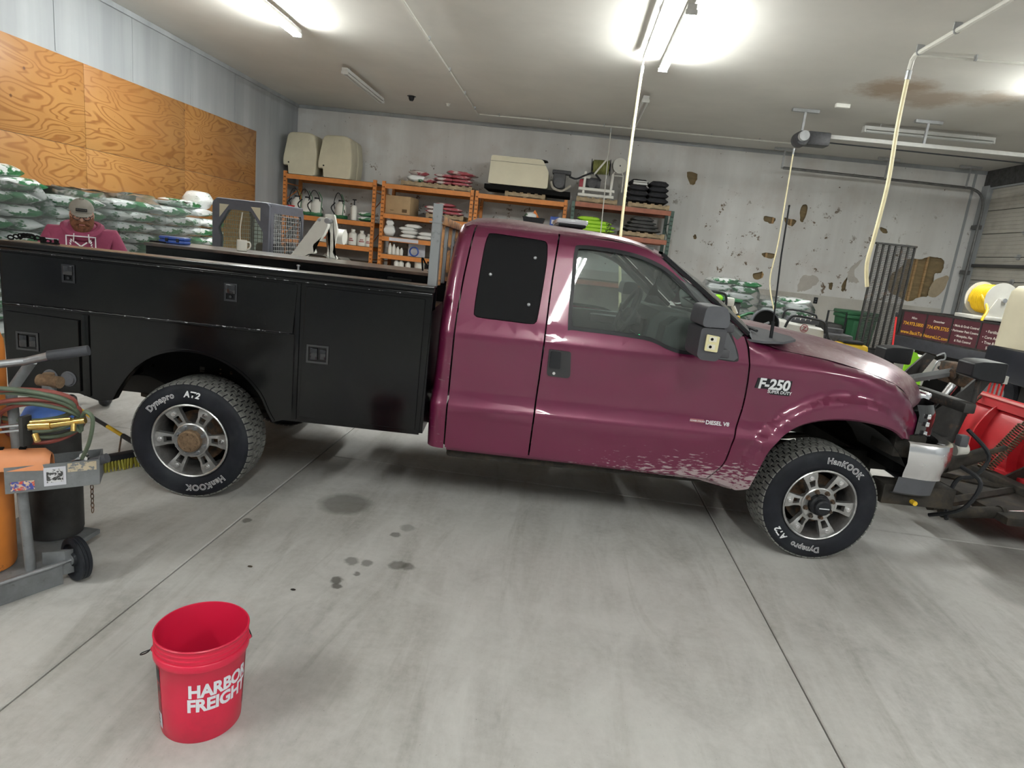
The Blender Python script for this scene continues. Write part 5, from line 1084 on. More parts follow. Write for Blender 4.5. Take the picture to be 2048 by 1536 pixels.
# ------------------------------------------------------------------ the man
def person():
    UP=.075
    t = thing('person','bearded man in a maroon hoodie and grey cap looking down behind the truck','person',(-4.13,5.15,0),radians(34))
    def skin(name, verts, edges, m, sub=2):
        me = bpy.data.meshes.new(name); me.from_pydata([v[:3] for v in verts], edges, []); o = bpy.data.objects.new(name, me); COL.objects.link(o)
        o.modifiers.new('s','SKIN'); 
        for i, v in enumerate(verts): me.skin_vertices[0].data[i].radius = (v[3], v[4] if len(v)>4 else v[3])
        me.skin_vertices[0].data[0].use_root = True
        s = o.modifiers.new('u','SUBSURF'); s.levels = sub; s.render_levels = sub
        dg = bpy.context.evaluated_depsgraph_get(); m2 = bpy.data.meshes.new_from_object(o.evaluated_get(dg)); bpy.data.objects.remove(o); 
        for p in m2.polygons: p.use_smooth = True
        m2.materials.clear(); m2.materials.append(M[m]); o = bpy.data.objects.new(name, m2); COL.objects.link(o); o.parent = t; return o
    m_('skin_tone',(.55,.3,.22),.55,n=(9,.08)); m_('hoodie',(.27,.045,.10),.85,n=(7,.15),bump=(18,.2,.01)); m_('jeans',(.05,.06,.09),.9); m_('beard',(.17,.065,.03),.9,n=(40,.5),bump=(60,.8,.01)); m_('cap_grey',(.27,.25,.22),.9,n=(20,.12))
    # body: pelvis, spine, legs (dark trousers) and hooded top with arms reaching forward to the near box
    skin('trousers',[(0,0,.95,.17,.14),(0,0,1.05,.17,.14),(-.12,0,.86,.11),(-.13,-.02,.5,.075),(-.13,0,.1,.055),(.12,0,.86,.11),(.13,-.02,.5,.075),(.13,0,.1,.055)],[(0,1),(0,2),(2,3),(3,4),(0,5),(5,6),(6,7)],'jeans')
    for s in (-1,1): obj('shoe', MB().sph((s*.13,-.07,.05),.06,sx=.9,sy=2.2,sz=.8), 'black_plastic', t)
    skin('hooded_top',[(a[0],a[1],a[2]+(UP if a[2]>1.0 else 0),*a[3:]) for a in [(0,.02,1.0,.19,.15),(0,.02,1.2,.20,.15),(0,.0,1.36,.20,.13),(0,-.01,1.46,.14,.10),(0,-.03,1.53,.085,.085),
        (-.21,0,1.41,.085),(-.30,-.03,1.18,.07),(-.27,-.22,1.08,.055),(-.20,-.40,1.12,.045),(.21,0,1.41,.085),(.30,-.03,1.18,.07),(.27,-.22,1.08,.055),(.20,-.40,1.12,.045)]],
        [(0,1),(1,2),(2,3),(3,4),(2,5),(5,6),(6,7),(7,8),(2,9),(9,10),(10,11),(11,12)],'hoodie')
    obj('hood', MB().tube(cr([(-.09,-.10,1.50),(-.125,-.02,1.55),(-.09,.08,1.57),(0,.11,1.58),(.09,.08,1.57),(.125,-.02,1.55),(.09,-.10,1.50),(0,-.13,1.475)],4,True),.036,8,closed=True), 'hoodie', t)
    for s in (-1,1):
        obj('drawstring', MB().tube([(s*.05,-.15,1.50),(s*.055,-.165,1.43)],.005,5), 'sack_white', t)
        h = [(s*.20,-.40,1.12,.035,.03),(s*.19,-.47,1.12,.042,.02)]; ed = [(0,1)]
        for k in range(4):
            b = len(h); x = s*.19+(k-1.5)*.021; L_ = (.075,.085,.08,.062)[k]
            h += [(x,-.50,1.12,.010),(x,-.50-L_*.5,1.125,.009),(x,-.50-L_,1.105,.008)]; ed += [(1,b),(b,b+1),(b+1,b+2)]
        b = len(h); h += [(s*.19-s*.045,-.44,1.12,.011),(s*.19-s*.065,-.49,1.115,.009)]; ed += [(0,b),(b,b+1)]
        skin('hand',h,ed,'skin_tone',1)
    # emblem on the chest
    f = lambda x,y,o=0: (x, -.158-.0-.02*(1-abs(x)/.13)-o+(1.38-(1.34+y))*-.02, 1.34+y)
    mb = MB(); w_, h_ = .105,.085
    for a,b,c,d in ((-w_,h_-.008,w_,h_),(-w_,-h_,w_,-h_+.008),(-w_,-h_,-w_+.008,h_),(w_-.008,-h_,w_,h_)): mb.box((a,-.193,1.40+b),(c,-.187,1.40+d))
    obj('emblem_frame', mb, 'white_letter', t, ang=0)
    mb = MB()
    for s in (-1,1):
        mb.box((-.055,-.199,1.395),(.055,-.194,1.405),rot=Matrix.Rotation(s*.7,3,'Y'),piv=(0,-.196,1.40))
        for k in range(7):
            a = -1.2+k*.38; mb.sph((s*(.062+.012*cos(a*1.2)),-.196,1.40+.055*sin(a)),.011,sx=.5,sy=.3,sz=1.0,n=6,rot=Matrix.Rotation(s*(.5),3,'Y'))
    obj('emblem_wreath', mb, 'white_letter', t, ang=0)
    # head
    hd = bpy.data.objects.new('head', None); COL.objects.link(hd); hd.parent = t; hd.location = (0,-.045,1.60); hd.rotation_euler = (radians(16),0,radians(4))
    mb = MB().sph((0,0,.06),.1,sx=.78,sy=1.0,sz=1.18,n=24)
    for v in mb.bm.verts:
        z = v.co.z-.06
        if z < -.03: v.co.x *= 1+ (z+.03)*1.6; v.co.y = v.co.y*(1+(z+.03)*.6)-.006
    mb.sph((0,-.102,.045),.017,sx=.8,sy=1.1,sz=1.3,n=10).sph((0,-.098,.06),.012,sx=.7,sy=1,sz=2,n=8)
    for s in (-1,1): mb.sph((s*.079,.005,.05),.026,sx=.35,sy=.7,sz=1.1,n=10)
    mb.sph((0,.01,-.06),.055,sz=1.3,n=14)
    obj('face', mb, 'skin_tone', hd, ang=0); 
    for s in (-1,1):
        obj('eye', MB().sph((s*.032,-.088,.068),.011,n=10), 'white_plastic', hd); obj('iris', MB().sph((s*.032,-.097,.066),.005,n=8), 'void_black', hd)
        obj('eyebrow', MB().tube([(s*.016,-.1,.088),(s*.035,-.098,.093),(s*.052,-.086,.088)],.005,6), 'beard', hd)
    mb = MB()
    rows = []
    for i in range(9):
        a = -1.45+2.9*i/8; rows.append([(.083*sin(a)*k1, .0-(.1*cos(a)*k2)-.004, z_) for k1,k2,z_ in ((1.0,.9,.045),(1.05,1.05,.01),(1.0,1.12,-.03),(.8,1.05,-.075),(.45,.85,-.115),(.0,.7,-.13))])
    mb.grid(rows); mb.thick(-.012); obj('beard', mb, 'beard', hd, ang=60)
    obj('moustache', MB().tube(cr([(-.05,-.092,.0),(-.025,-.108,.018),(0,-.113,.022),(.025,-.108,.018),(.05,-.092,.0)],3),.012,8), 'beard', hd)
    obj('lips', MB().tube([(-.02,-.113,.004),(0,-.117,.005),(.02,-.113,.004)],.006,6), m_('lip',(.4,.15,.13),.5), hd)
    mb = MB(); rows = []
    for i in range(9):
        th_ = i/8*pi/2; rows.append([(.090*cos(th_)*cos(a), .112*cos(th_)*sin(a)+.008, .10+.088*sin(th_)) for a in [2*pi*k/24 for k in range(24)]])
    mb.grid(rows[:-1],closed=True); mb.bm.faces.new([mb.bm.verts[i] for i in [0]] ) if False else None
    mb.sph((0,.008,.187),.012,n=8); obj('cap_crown', mb, 'cap_grey', hd, ang=60)
    mb = MB(); mb.grid([[(.078*sin(a)*(1+.0*k), -.085*cos(a)-.075*k*cos(a)**.7-.0, .102-.016*k-.012*abs(sin(a))*0) for a in [-1.25+2.5*i/12 for i in range(13)]] for k in (0,.5,1)]); mb.thick(.005); obj('cap_brim', mb, 'cap_grey', hd, ang=60)
    obj('cap_patch', MB().box((-.04,-.119,.118),(.04,-.104,.142),.003), 'black_plastic', hd)
    lettering('patch_lettering','OUTDOOR',.014,lambda x,y:(x,-.1205,.126+y),'cap_grey',hd)
    g = MB()
    for s in (-1,1): g.tube([(s*.034+.026*cos(a),-.108+.003*abs(cos(a)),.064+.018*sin(a)) for a in [2*pi*k/16 for k in range(16)]],.003,5,closed=True)
    g.tube([(-.01,-.11,.068),(.01,-.11,.068)],.003,5)
    for s in (-1,1): g.tube([(s*.06,-.105,.068),(s*.082,.0,.062)],.003,5)
    obj('glasses', g, 'black_plastic', hd)
    obj('hair', MB().sph((0,.035,.07),.09,sx=.92,sy=.9,sz=.95,n=16), 'beard', hd)
    return t
person()
# ------------------------------------------------------------------ snow plow on the truck nose (truck frame)
PL = thing('snow_plow','red snow plow with rusty springs mounted ahead of the maroon truck','snow plow',(-2.217,3.591,0),radians(5.33))
prof = [(6.62,.10),(6.50,.16),(6.43,.28),(6.39,.42),(6.39,.56),(6.43,.70),(6.50,.82),(6.60,.90)]
prof = [tuple(p) for p in cr(prof,3)]
ya, yb_ = -.15, 2.25
mb = MB(); mb.grid([[(x,y,z) for x,z in prof] for y in (ya,yb_)]); mb.thick(.012); obj('moldboard', mb, 'red_plow', PL, ang=50)
obj('top_angle', MB().box((6.44,ya,.885),(6.62,yb_,.90)).box((6.44,ya,.82),(6.455,yb_,.90)), 'red_plow', PL, ang=0)
m_('cutting_steel',(.12,.11,.1),.6,.6,n=(12,.4)); obj('cutting_edge', MB().box((6.60,ya,.04),(6.625,yb_,.16)), 'cutting_steel', PL)
for y in (.0,.45,.9,1.35,1.8,2.15):
    rp_ = [(x-.003,z) for x,z in prof]+[(x-.075-.03*sin(pi*(z-.1)/.8),z) for x,z in prof[::-1]]
    obj('rib', MB().prism(rp_,lambda a,b,y=y:(a,y,b),(0,.014,0)), 'red_plow', PL, ang=0)
obj('brace_tube', MB().box((6.28,ya+.2,.28),(6.36,yb_-.2,.36),.005), 'red_plow', PL)
def spring(y, a, b, n=22):
    a = Vector(a); b = Vector(b); d = (b-a).normalized(); u = d.orthogonal().normalized(); v = d.cross(u); L_ = (b-a).length; pts = []
    for k in range(n*8+1): t = k/(n*8); w_ = k*2*pi/8; pts.append(a+d*L_*t+(u*cos(w_)+v*sin(w_))*.024)
    s = obj('trip_spring', MB().tube(pts,.007,5), 'spring_rust', PL)
    obj('eye_bolt', MB().cyl(b,b+d*.10,.008).cyl(b+d*.10+V(0,0,.0),b+d*.13,.014), 'rust', s); obj('spring_hook', MB().cyl(a,a-d*.05,.008), 'rust', s)
m_('spring_rust',(.16,.12,.08),.6,.5,n=(20,.4))
for y in (.55,.64,1.30,1.39,2.0): spring(y,(6.12,y+.02,.36),(6.36,y,.78))
obj('quadrant', MB().box((5.55,.35,.24),(6.15,1.6,.30),.01).box((6.08,.3,.22),(6.2,1.75,.36),.01), 'grime', PL)
obj('a_frame', MB().tube([(5.05,.45,.30),(6.1,1.0,.30)],.04,6).tube([(5.05,1.5,.30),(6.1,1.0,.30)],.04,6), 'grime', PL)
for y in (.5,1.45):
    obj('angle_cylinder', MB().cyl((5.15,y-.05 if y<1 else y+.05,.26),(5.6,y,.28),.042).cyl((5.6,y,.28),(5.63,y,.28),.05), 'grime', PL); obj('cylinder_rod', MB().cyl((5.63,y,.28),(6.05,y+.06,.30),.018), 'chrome', PL)
for y in (.62,1.3):
    obj('tower_plate', MB().prism([(4.96,.35),(5.16,.35),(5.24,.95),(5.42,1.28),(5.34,1.3),(5.14,1.05),(5.02,.95)],lambda a,b,y=y:(a,y,b),(0,.02,0)), 'mount_black', PL, ang=0) if m_('mount_black',(.022,.021,.02),.6,n=(14,.5),layers=[((.1,.06,.04),9,.58,.7)]) else None
obj('cross_tube', MB().box((5.0,.3,1.02),(5.08,1.62,1.09),.01).box((4.96,.5,.45),(5.1,1.45,.8),.01), 'mount_black', PL)
obj('lift_arm', MB().tube([(4.95,.96,1.10),(5.45,.96,1.24)],.035,6), 'post_grey', PL); obj('lift_cylinder', MB().cyl((5.08,.7,.95),(5.18,.7,1.15),.03), 'chrome', PL)
obj('pump_clump', MB().box((5.32,.8,1.12),(5.45,1.1,1.28),.02).cyl((5.3,.9,1.2),(5.5,.9,1.25),.04), 'rust', PL)
obj('hydraulic_hose', MB().tube(cr([(5.1,.35,.9),(5.25,.3,.75),(5.2,.3,.6),(5.1,.32,.55),(5.05,.3,.4),(5.0,.2,.3)],5),.014,7).tube(cr([(4.95,.3,.28),(5.05,.15,.4),(5.1,.12,.6),(5.0,.2,.68)],5),.014,7), 'black_plastic', PL)
obj('wiring_plug', MB().box((5.05,.32,.78),(5.11,.38,.86),.01), 'grey_plastic', PL); obj('pump_motor', MB().cyl((5.14,.48,.72),(5.22,.48,.74),.045), 'white_plastic', PL)
obj('shock_tube', MB().cyl((5.2,.62,.55),(5.55,.7,.66),.05).cyl((5.55,.7,.66),(5.72,.74,.71),.02), 'grime', PL)
obj('skid_shoe', MB().prism([(6.1,.3),(6.35,.47),(6.38,.40),(6.3,.2),(6.05,.2)],lambda a,b:(a,1.2,b),(0,.02,0)), 'grime', PL, ang=0)
obj('tow_eye', MB().cyl((4.62,.0,.455),(4.62,.04,.455),.015), 'yellow', PL); obj('mount_bracket', MB().box((4.42,.04,.42),(4.9,.2,.56),.015), 'grime', PL)
for y, xx_ in ((.5,5.20),(1.6,5.26)):
    mb = MB(); rows = []
    for dx, w_, h_ in ((-.12,.08,.045),(-.07,.10,.062),(.0,.105,.068),(.09,.105,.07),(.105,.095,.06)): rows.append([(xx_+dx,y+a*w_,(1.30 if y<1 else 1.235)+b*h_) for a,b in ((-1,-1),(1,-1),(1,1),(-1,1))])
    R_ = mb.grid(rows,closed=True); mb.bm.faces.new(R_[0]); mb.bm.faces.new(R_[-1]); o = obj('plow_lamp', mb, 'black_plastic', PL, ang=20); m = o.modifiers.new('e','BEVEL'); m.width=.008; m.segments=2
    obj('lamp_post', MB().cyl((xx_,y,1.05),(xx_,y,1.23),.018), 'mount_black', PL)
# ------------------------------------------------------------------ machines behind the hood
for si,(xc,yc,nl,hh,dsc) in enumerate(((3.45,14.3,9,.155,'taller wrapped stack behind the hood'),(4.62,14.3,8,.145,'shorter wrapped stack under the cream cord'))):
    dpal(P0,(xc,yc,0),0,'pallet under the '+dsc)
    for k in range(nl):
        for j in range(2): bag('L',(xc+(j-.5)*.52+rnd(-.02,.02),yc-.25,.12+k*hh),rnd(-.06,.06)+pi/2*(0),'silvery green bag, %s layer, %s, in the %s'%(ordn[nl-1-k],('left','right')[j],dsc),'bags stacked by the back wall',l=.53,w=.6,h=hh*1.1,m='bag_green' if (k+j)%2 else 'bag_white')
    wrap('stretch_wrap','clear film round the '+dsc,xc-.57,xc+.57,yc-.60,yc+.12,.14,.12+nl*hh+.05,si+7)
for x,z,rz,l in ((3.3,1.52,.2,'loose dark bag lying on the taller stack'),(3.75,1.50,-.3,'second loose bag beside the cord on the taller stack'),(4.75,1.27,.1,'loose green bag hanging over the shorter stack')): bag('X',(x,14.0,z),rz,l,'loose bags on top of the stacks',l=.7,w=.5,h=.13)
def machine_wheel(name,p,r,w_,ax,parent,m='rubber'): return obj(name, MB().lathe([(0,-w_/2),(r*.5,-w_/2),(r*.55,-w_*.3),(r*.6,-w_/2),(r*.95,-w_/2),(r,-w_*.3),(r,w_*.3),(r*.95,w_/2),(0,w_/2)],p,ax,28), m, parent)
t = thing('stand_on_spreader','ride-on spreader with a brushed metal hopper marked with a red ringed Z','spreader',(0,0,0))
m_('brushed',(.62,.61,.57),.45,.15,n=(3,.1))
mb = MB(); R_ = mb.grid([[(3.2,9.0,.6),(3.5,9.0,.6),(3.5,9.4,.6),(3.2,9.4,.6)],[(3.02,8.95,.8),(3.6,8.95,.8),(3.6,9.5,.8),(3.02,9.5,.8)],[(3.06,8.95,1.17),(3.56,8.95,1.13),(3.56,9.5,1.13),(3.06,9.5,1.17)],[(3.09,8.99,1.20),(3.53,8.99,1.16),(3.53,9.46,1.16),(3.09,9.46,1.2)]],closed=True); mb.bm.faces.new(R_[0]); mb.bm.faces.new(R_[-1]); obj('hopper', mb, 'brushed', t, ang=25)
zx, zz = (3.290,1.132)
obj('logo_ring', MB().lathe([(.045,0),(.056,0),(.056,.003),(.045,.003)],(zx,8.945,zz),(0,-1,0),28), 'badge_red', t); lettering('logo_lettering','Z',.085,lambda x,y:(zx+x,8.938,zz-.029+y),'badge_red',t,off=.004,shear=.1)
obj('grab_bar', MB().tube(cr([(3.02,8.9,1.12),(3.06,8.9,1.24),(3.14,8.9,1.29),(3.42,8.9,1.27),(3.52,8.9,1.24),(3.56,8.9,1.1)],4),.018,7), 'black_plastic', t)
obj('rear_bar', MB().tube(cr([(3.2,9.6,1.2),(3.25,9.6,1.33),(3.6,9.6,1.31),(3.68,9.6,1.25),(3.7,9.6,1.05)],4),.014,7), 'black_plastic', t)
obj('control_box', MB().box((3.12,9.0,1.19),(3.5,9.25,1.26),.02), 'grey_plastic', t)
for k in range(4): obj('lever', MB().cyl((3.16+k*.07,8.98,1.24),(3.16+k*.07,8.95,1.30),.007).sph((3.16+k*.07,8.95,1.30),.014,n=8), 'chrome', t)
obj('engine', MB().box((3.62,9.0,.75),(4.0,9.5,1.10),.04).cyl((3.8,9.25,1.05),(3.8,9.25,1.16),.13), 'opener_dark', t)
obj('control_cables', MB().tube(cr([(3.58,8.95,1.2),(3.62,8.92,1.05),(3.72,8.9,.98),(3.85,8.9,.96)],5),.014,6).tube(cr([(3.6,8.95,1.1),(3.6,8.9,.95),(3.75,8.88,.92),(3.95,8.9,.96)],5),.012,6), 'black_plastic', t)
obj('chassis', MB().box((3.0,9.0,.2),(4.0,9.6,.62),.03), 'mount_black', t)
for x in (2.95,4.02): machine_wheel('wheel',(x,9.3,.23),.23,.16,(1,0,0),t)
t = thing('yellow_fuel_can','yellow plastic tank beside the ride-on spreader','fuel can',(3.86,8.75,.0)); obj('tank', MB().box((-.22,-.12,.80),(.20,.14,1.02),.05), 'yellow', t); obj('seat_pad', MB().box((-.15,-.1,1.02),(.13,.1,1.06),.02), 'black_plastic', t); obj('stand', MB().box((-.12,-.1,0),(.1,.1,.80),.01), 'mount_black', t)
t = thing('reel_cart','big black disc reel with a bright lever beside the ringed Z spreader','reel',(2.80,9.1,0)); machine_wheel('disc',(0,0,1.12),.19,.06,(.15,-1,.1),t,'void_black'); obj('rim', MB().lathe([(.185,-.04),(.2,-.04),(.2,.04),(.185,.04)],(0,0,1.12),(.15,-1,.1),32), 'grey_plastic', t); obj('crank', MB().box((-.1,-.06,1.10),(.06,-.04,1.13),.004,rot=Matrix.Rotation(-.5,3,'Y')), 'steel', t); obj('stand', MB().box((-.06,-.03,0),(-.02,.03,1.1)).box((-.2,-.2,0),(.2,.2,.03)), 'mount_black', t)
t = thing('green_garden_frame','green tubular machine frame behind the antenna','machine',(2.62,9.3,0)); obj('tubes', MB().tube(cr([(-.2,0,.0),(-.18,0,1.0),(-.05,0,1.2),(.1,0,1.22),(.16,0,1.05),(.1,0,.9),(-.1,0,.95)],4),.022,7), 'green_plastic', t); obj('engine', MB().box((-.3,-.05,.85),(-.05,.2,1.12),.03), 'opener_dark', t); obj('yellow_cap', MB().box((-.27,-.08,1.13),(-.12,.02,1.18),.02), 'yellow', t)
t = thing('white_aerator','white machine with a black hoop handle and green glove behind the windshield','machine',(2.2,9.4,0)); obj('body', MB().box((-.35,-.1,.8),(.02,.3,1.27),.03), 'white_plastic', t); obj('hoop_handle', MB().tube(cr([(-.3,-.12,1.25),(-.25,-.12,1.45),(.0,-.12,1.47),(.07,-.12,1.40),(.09,-.12,1.1)],4),.018,7), 'black_plastic', t); obj('dark_window', MB().box((-.1,-.104,1.07),(.0,-.1,1.17)), 'void_black', t); obj('bracket', MB().box((.08,-.1,1.3),(.2,.0,1.42),.02).cyl((.2,-.05,1.3),(.26,-.05,1.2),.03), 'white_plastic', t); obj('green_glove', MB().sph((-.05,-.12,1.4),.05,sx=1.5,n=10), 'lime', t); obj('legs', MB().box((-.3,-.05,0),(-.25,.2,.8)).box((-.05,-.05,0),(0,.2,.8)), 'mount_black', t)
t = thing('green_crate_table','dark crate with a green lid between the white machine and the bag stack','crate',(2.75,11.5,0)); obj('lid', MB().box((-.3,-.2,1.28),(.3,.3,1.33),.01), 'bin_green', t); obj('crate', MB().box((-.28,-.18,0),(.28,.28,1.28),.01), 'mount_black', t)
# wheeled bin
t = thing('wheeled_bin','green wheeled rubbish bin behind the ramp gate','bin',(5.85,13.3,0)); mb = MB(); R_ = mb.grid([[(-.22,-.25,.0),(.22,-.25,.0),(.22,.25,.0),(-.22,.25,.0)],[(-.28,-.3,1.2),(.28,-.3,1.2),(.28,.34,1.2),(-.28,.34,1.2)]],closed=True); mb.bm.faces.new(R_[0]); mb.bm.faces.new(R_[1]); obj('tub', mb, 'bin_green', t)
obj('rim', MB().box((-.31,-.33,1.14),(.31,.36,1.21),.015), 'bin_green', t); obj('lid', MB().box((-.32,-.34,1.21),(.32,.38,1.29),.03), 'bin_green', t); obj('side_moulding', MB().box((-.15,-.3,.5),(.15,-.27,1.1),.01), 'bin_green', t)
for s in (-1,1): machine_wheel('wheel',(s*.26,.28,.1),.1,.05,(1,0,0),t)
t = thing('green_cart','green boxy cart standing left of the wheeled bin behind the spreader','cart',(5.36,13.3,0)); obj('body', MB().box((-.16,-.3,.0),(.16,.3,1.0),.03), 'mount_black', t); obj('frame', MB().tube([(-.18,-.3,.0),(-.18,-.3,1.25),(.18,-.3,1.25),(.18,-.3,.0)],.02,6), 'black_plastic', t)
# ramp gate
t = thing('ramp_gate','tall dark mesh ramp gate standing upright on a trailer tail','ramp gate',(0,0,0))
gx = [5.62,5.72,5.85,5.98,6.11,6.24,6.36]
GL = lambda u,z: (5.62+.72*u+.10*(z-1.6)*0, 12.6, z)
for k in range(7): obj('upright', MB().box((5.62+k*.113,12.58,.62),(5.65+k*.113,12.62,2.60-.0*k),.003), 'mount_black', t, ang=0)
for z in (.62,2.58,): obj('cross_bar', MB().box((5.60,12.57,z),(6.34,12.63,z+.035),.003), 'mount_black', t, ang=0)
mb = MB()
for k in range(60):
    z0 = .66+k*.032
    mb.cyl((5.63,12.6,z0),(6.33,12.6,z0+.014),.006,n=3)
for k in range(44): x = 5.63+k*.016; mb.cyl((x,12.603,.66),(x,12.603,2.58),.0038,n=3)
tag(obj('expanded_mesh', mb, 'mount_black', t, ang=0), kind='stuff')
obj('tail_frame', MB().box((5.4,12.5,.5),(6.5,12.7,.62),.01).box((5.5,12.6,.0),(5.6,12.68,.5)).box((6.3,12.6,.0),(6.4,12.68,.5)), 'mount_black', t)
# flatbed truck with the sign boards; axis runs from (6.05,12) to (6.6,10)
sx0, sy0, sx1, sy1 = 6.07, 11.95, 6.64, 9.95
ang_ = atan2(sy1-sy0, sx1-sx0)
FB = thing('flatbed_truck','dark flatbed truck with maroon sign boards along its side, partly in frame','truck',(sx0,sy0,0),ang_)
Lb = hypot(sx1-sx0, sy1-sy0)   # local: x along the bed towards the camera, y to the far side (+)
m_('sign_maroon',(.085,.02,.03),.45,n=(3,.12)); m_('sign_gold',(.75,.42,.03),.5); m_('sign_white',(.7,.68,.62),.5)
W4 = Lb/4
signs = [(('Milan',.055,.30,'sign_white'),('734.973.5800',.082,.185,'sign_gold'),('www.BackTo',.088,.03,'sign_gold')),(('Downriver',.05,.30,'sign_white'),('734.479.5755',.082,.185,'sign_gold'),('NatureLLC.com',.076,.03,'sign_gold')),(('• Mole & Grub Control',.05,.29,'sign_white'),('• Perimeter Pest Control',.05,.21,'sign_white'),('• Mosquito, Flea',.05,.13,'sign_white'),('& Tick Control',.05,.05,'sign_white')),(('• Fertilization',.06,.27,'sign_white'),('• Core Aeration',.06,.18,'sign_white'),('• Tree & Shrub',.06,.10,'sign_white'),('Services',.06,.02,'sign_white'))]
z0s = 1.02
for k, lines in enumerate(signs):
    o = obj('sign_board', MB().box((k*W4+.012,-.012,z0s),((k+1)*W4-.012,.0,z0s+.41)), 'sign_maroon', FB)
    for tx, sz, zz_, mm_ in lines:
        lettering('sign_lettering', tx, sz, lambda x,y,k=k,zz_=zz_:(k*W4+W4/2+x,-.0145,z0s+zz_+y), mm_, o, off=.0012)
obj('side_frame', MB().box((-.02,-.02,z0s-.03),(Lb+.02,.04,z0s)).box((-.02,-.02,z0s+.41),(Lb+.02,.04,z0s+.44)), 'mount_black', FB, ang=0)
for k in range(5): obj('stake_post', MB().box((k*W4-.012,-.02,z0s),(k*W4+.012,.03,z0s+.41)), 'mount_black', FB, ang=0)
obj('bed_deck', MB().box((-.1,0,z0s-.03),(Lb+.1,2.0,z0s+.02)), 'grime', FB); obj('bed_rail', MB().box((-.12,-.03,.80),(Lb+.05,.1,.99),.01), 'dark_plastic', FB)
obj('far_rail', MB().box((-.1,1.96,z0s),(Lb,2.0,z0s+.44)), 'mount_black', FB); obj('tail_rail', MB().box((-.1,0,z0s),(-.06,2.0,z0s+.44)), 'mount_black', FB)
obj('chassis_rail', MB().box((-.1,.5,.6),(2.2,.62,.82)).box((-.1,1.35,.6),(2.2,1.47,.82)), 'mount_black', FB)
for x in (1.75,1.75+.0): pass
for y in (.12,.42,1.5,1.8):
    w_ = obj('wheel', MB().lathe([(.18,-.1),(.22,-.12),(.36,-.13),(.40,-.1),(.41,0),(.40,.1),(.36,.13),(.22,.12),(.18,.1)],(2.0,y,.41),(0,1,0),32), 'rubber', FB)
    obj('hub', MB().lathe([(0,-.02),(.06,-.03),(.14,-.02),(.19,-.09),(.2,-.09),(.2,.05),(0,.05)],(2.0,y,.41),(0,1,0),24), 'steel', w_)
obj('mud_flap', MB().box((1.3,-.0,.35),(1.32,.6,.8)), 'rubber', FB)
obj('light_lens', MB().box((-.125,.02,.85),(-.121,.1,.92)), 'red', FB)
t = thing('hose_tank','cream upright tank with a rounded top at the right edge of the picture','tank',(6.72,9.25,1.16),ang_+pi/2); mb = MB(); R_ = mb.grid([[(x*s,y*s,z) for x,y in rp([(-.45,-.42),(.55,-.42),(.55,.5),(-.45,.5)],.12,3)] for s,z in ((1,0),(.98,.62),(.95,.78),(.85,.86),(.6,.89))],closed=True); mb.bm.faces.new(R_[0]); mb.bm.faces.new(R_[-1]); obj('shell', mb, 'tank_ivory', t, ang=60)
t = thing('black_box_tank','black moulded tank below the cream one at the right edge','tank',(6.18,8.75,0)); obj('shell', MB().box((-.02,-.2,.70),(1.1,.95,1.155),.04), m_('tank_black',(.01,.012,.02),.45,n=(5,.2)), t); obj('stand', MB().box((.5,-.1,0),(1.0,.8,.70),.01), 'mount_black', t)
rl = reel('hose_reel','big yellow hose reel with a white flange on the flatbed',(6.80,10.9,1.80),(.12,-1,0),.27,.42,'yellow_hose','white_plastic',11)
obj('stand', MB().box((-.38,-.3,-.33),(.3,.2,-.27),.01).prism([(-.2,-.28),(.2,-.28),(.08,.02),(-.06,.02)],lambda a,b:(a,-.27,b),(0,.02,0)), 'white_plastic', rl); obj('hose_tail', MB().tube(cr([(-.22,-.1,.05),(-.2,-.3,-.15),(-.28,-.38,-.3),(-.3,-.4,-.38)],5),.02,7), 'yellow_hose', rl)
obj('hub', MB().cyl((.03,-.22,0),(.03,-.30,0),.035), 'chrome', rl); obj('feet', MB().box((-.3,-.1,-.42),(.3,.1,-.33)), 'mount_black', rl)
t = thing('battery_box','low black deck box under the yellow reel','box',(6.78,10.55,1.042),ang_); obj('box', MB().box((-.6,-.25,0),(.5,.35,.25),.02), 'mount_black', t)
# red handled shovel, lime and white machine
t = thing('red_handled_shovel','thin red handled shovel propped against the flatbed side','shovel',(5.7,11.2,0)); obj('handle', MB().cyl((0,0,.1),(.02,.3,1.34),.016,n=8), 'red', t); obj('blade', MB().box((-.12,-.02,0),(.12,.0,.3),.01), 'steel', t); obj('grip', MB().cyl((.02,.3,1.33),(.021,.31,1.4),.02,n=8), 'black_plastic', t)
t = thing('lime_spreader','white and black machine with a flat lime green panel beyond the truck nose','machine',(4.3,8.0,0))
obj('lime_panel', MB().prism([(-.1,.60),(.14,.55),(.13,1.0),(.04,1.02),(.02,1.06),(-.03,1.07),(-.05,1.01),(-.09,1.0)],lambda a,b:(a,0,b),(0,.02,0)), 'lime', t)
obj('hood', MB().prism([(.15,.62),(.40,.78),(.55,.88),(.42,.92),(.42,.96),(.2,1.02),(.15,1.0)],lambda a,b:(a,.02,b),(0,.3,0)), 'white_plastic', t, ang=0); obj('black_deck', MB().prism([(.14,.45),(.62,.55),(.6,.80),(.2,.84)],lambda a,b:(a,-.02,b),(0,.3,0)), 'void_black', t, ang=0)
obj('handle_rod', MB().tube(cr([(.2,-.05,.75),(.24,-.05,.98),(.32,-.05,1.03),(.30,-.05,1.1),(.22,-.05,1.06)],4),.01,6), 'steel', t); obj('knob', MB().sph((.38,-.03,.93),.035,n=10).sph((.3,-.03,.92),.025,n=10), 'black_plastic', t); obj('white_plate', MB().box((.4,-.03,.80),(.85,.1,.84),.005), 'white_plastic', t)
obj('base', MB().box((-.06,0,.0),(.56,.4,.6),.03), 'mount_black', t)
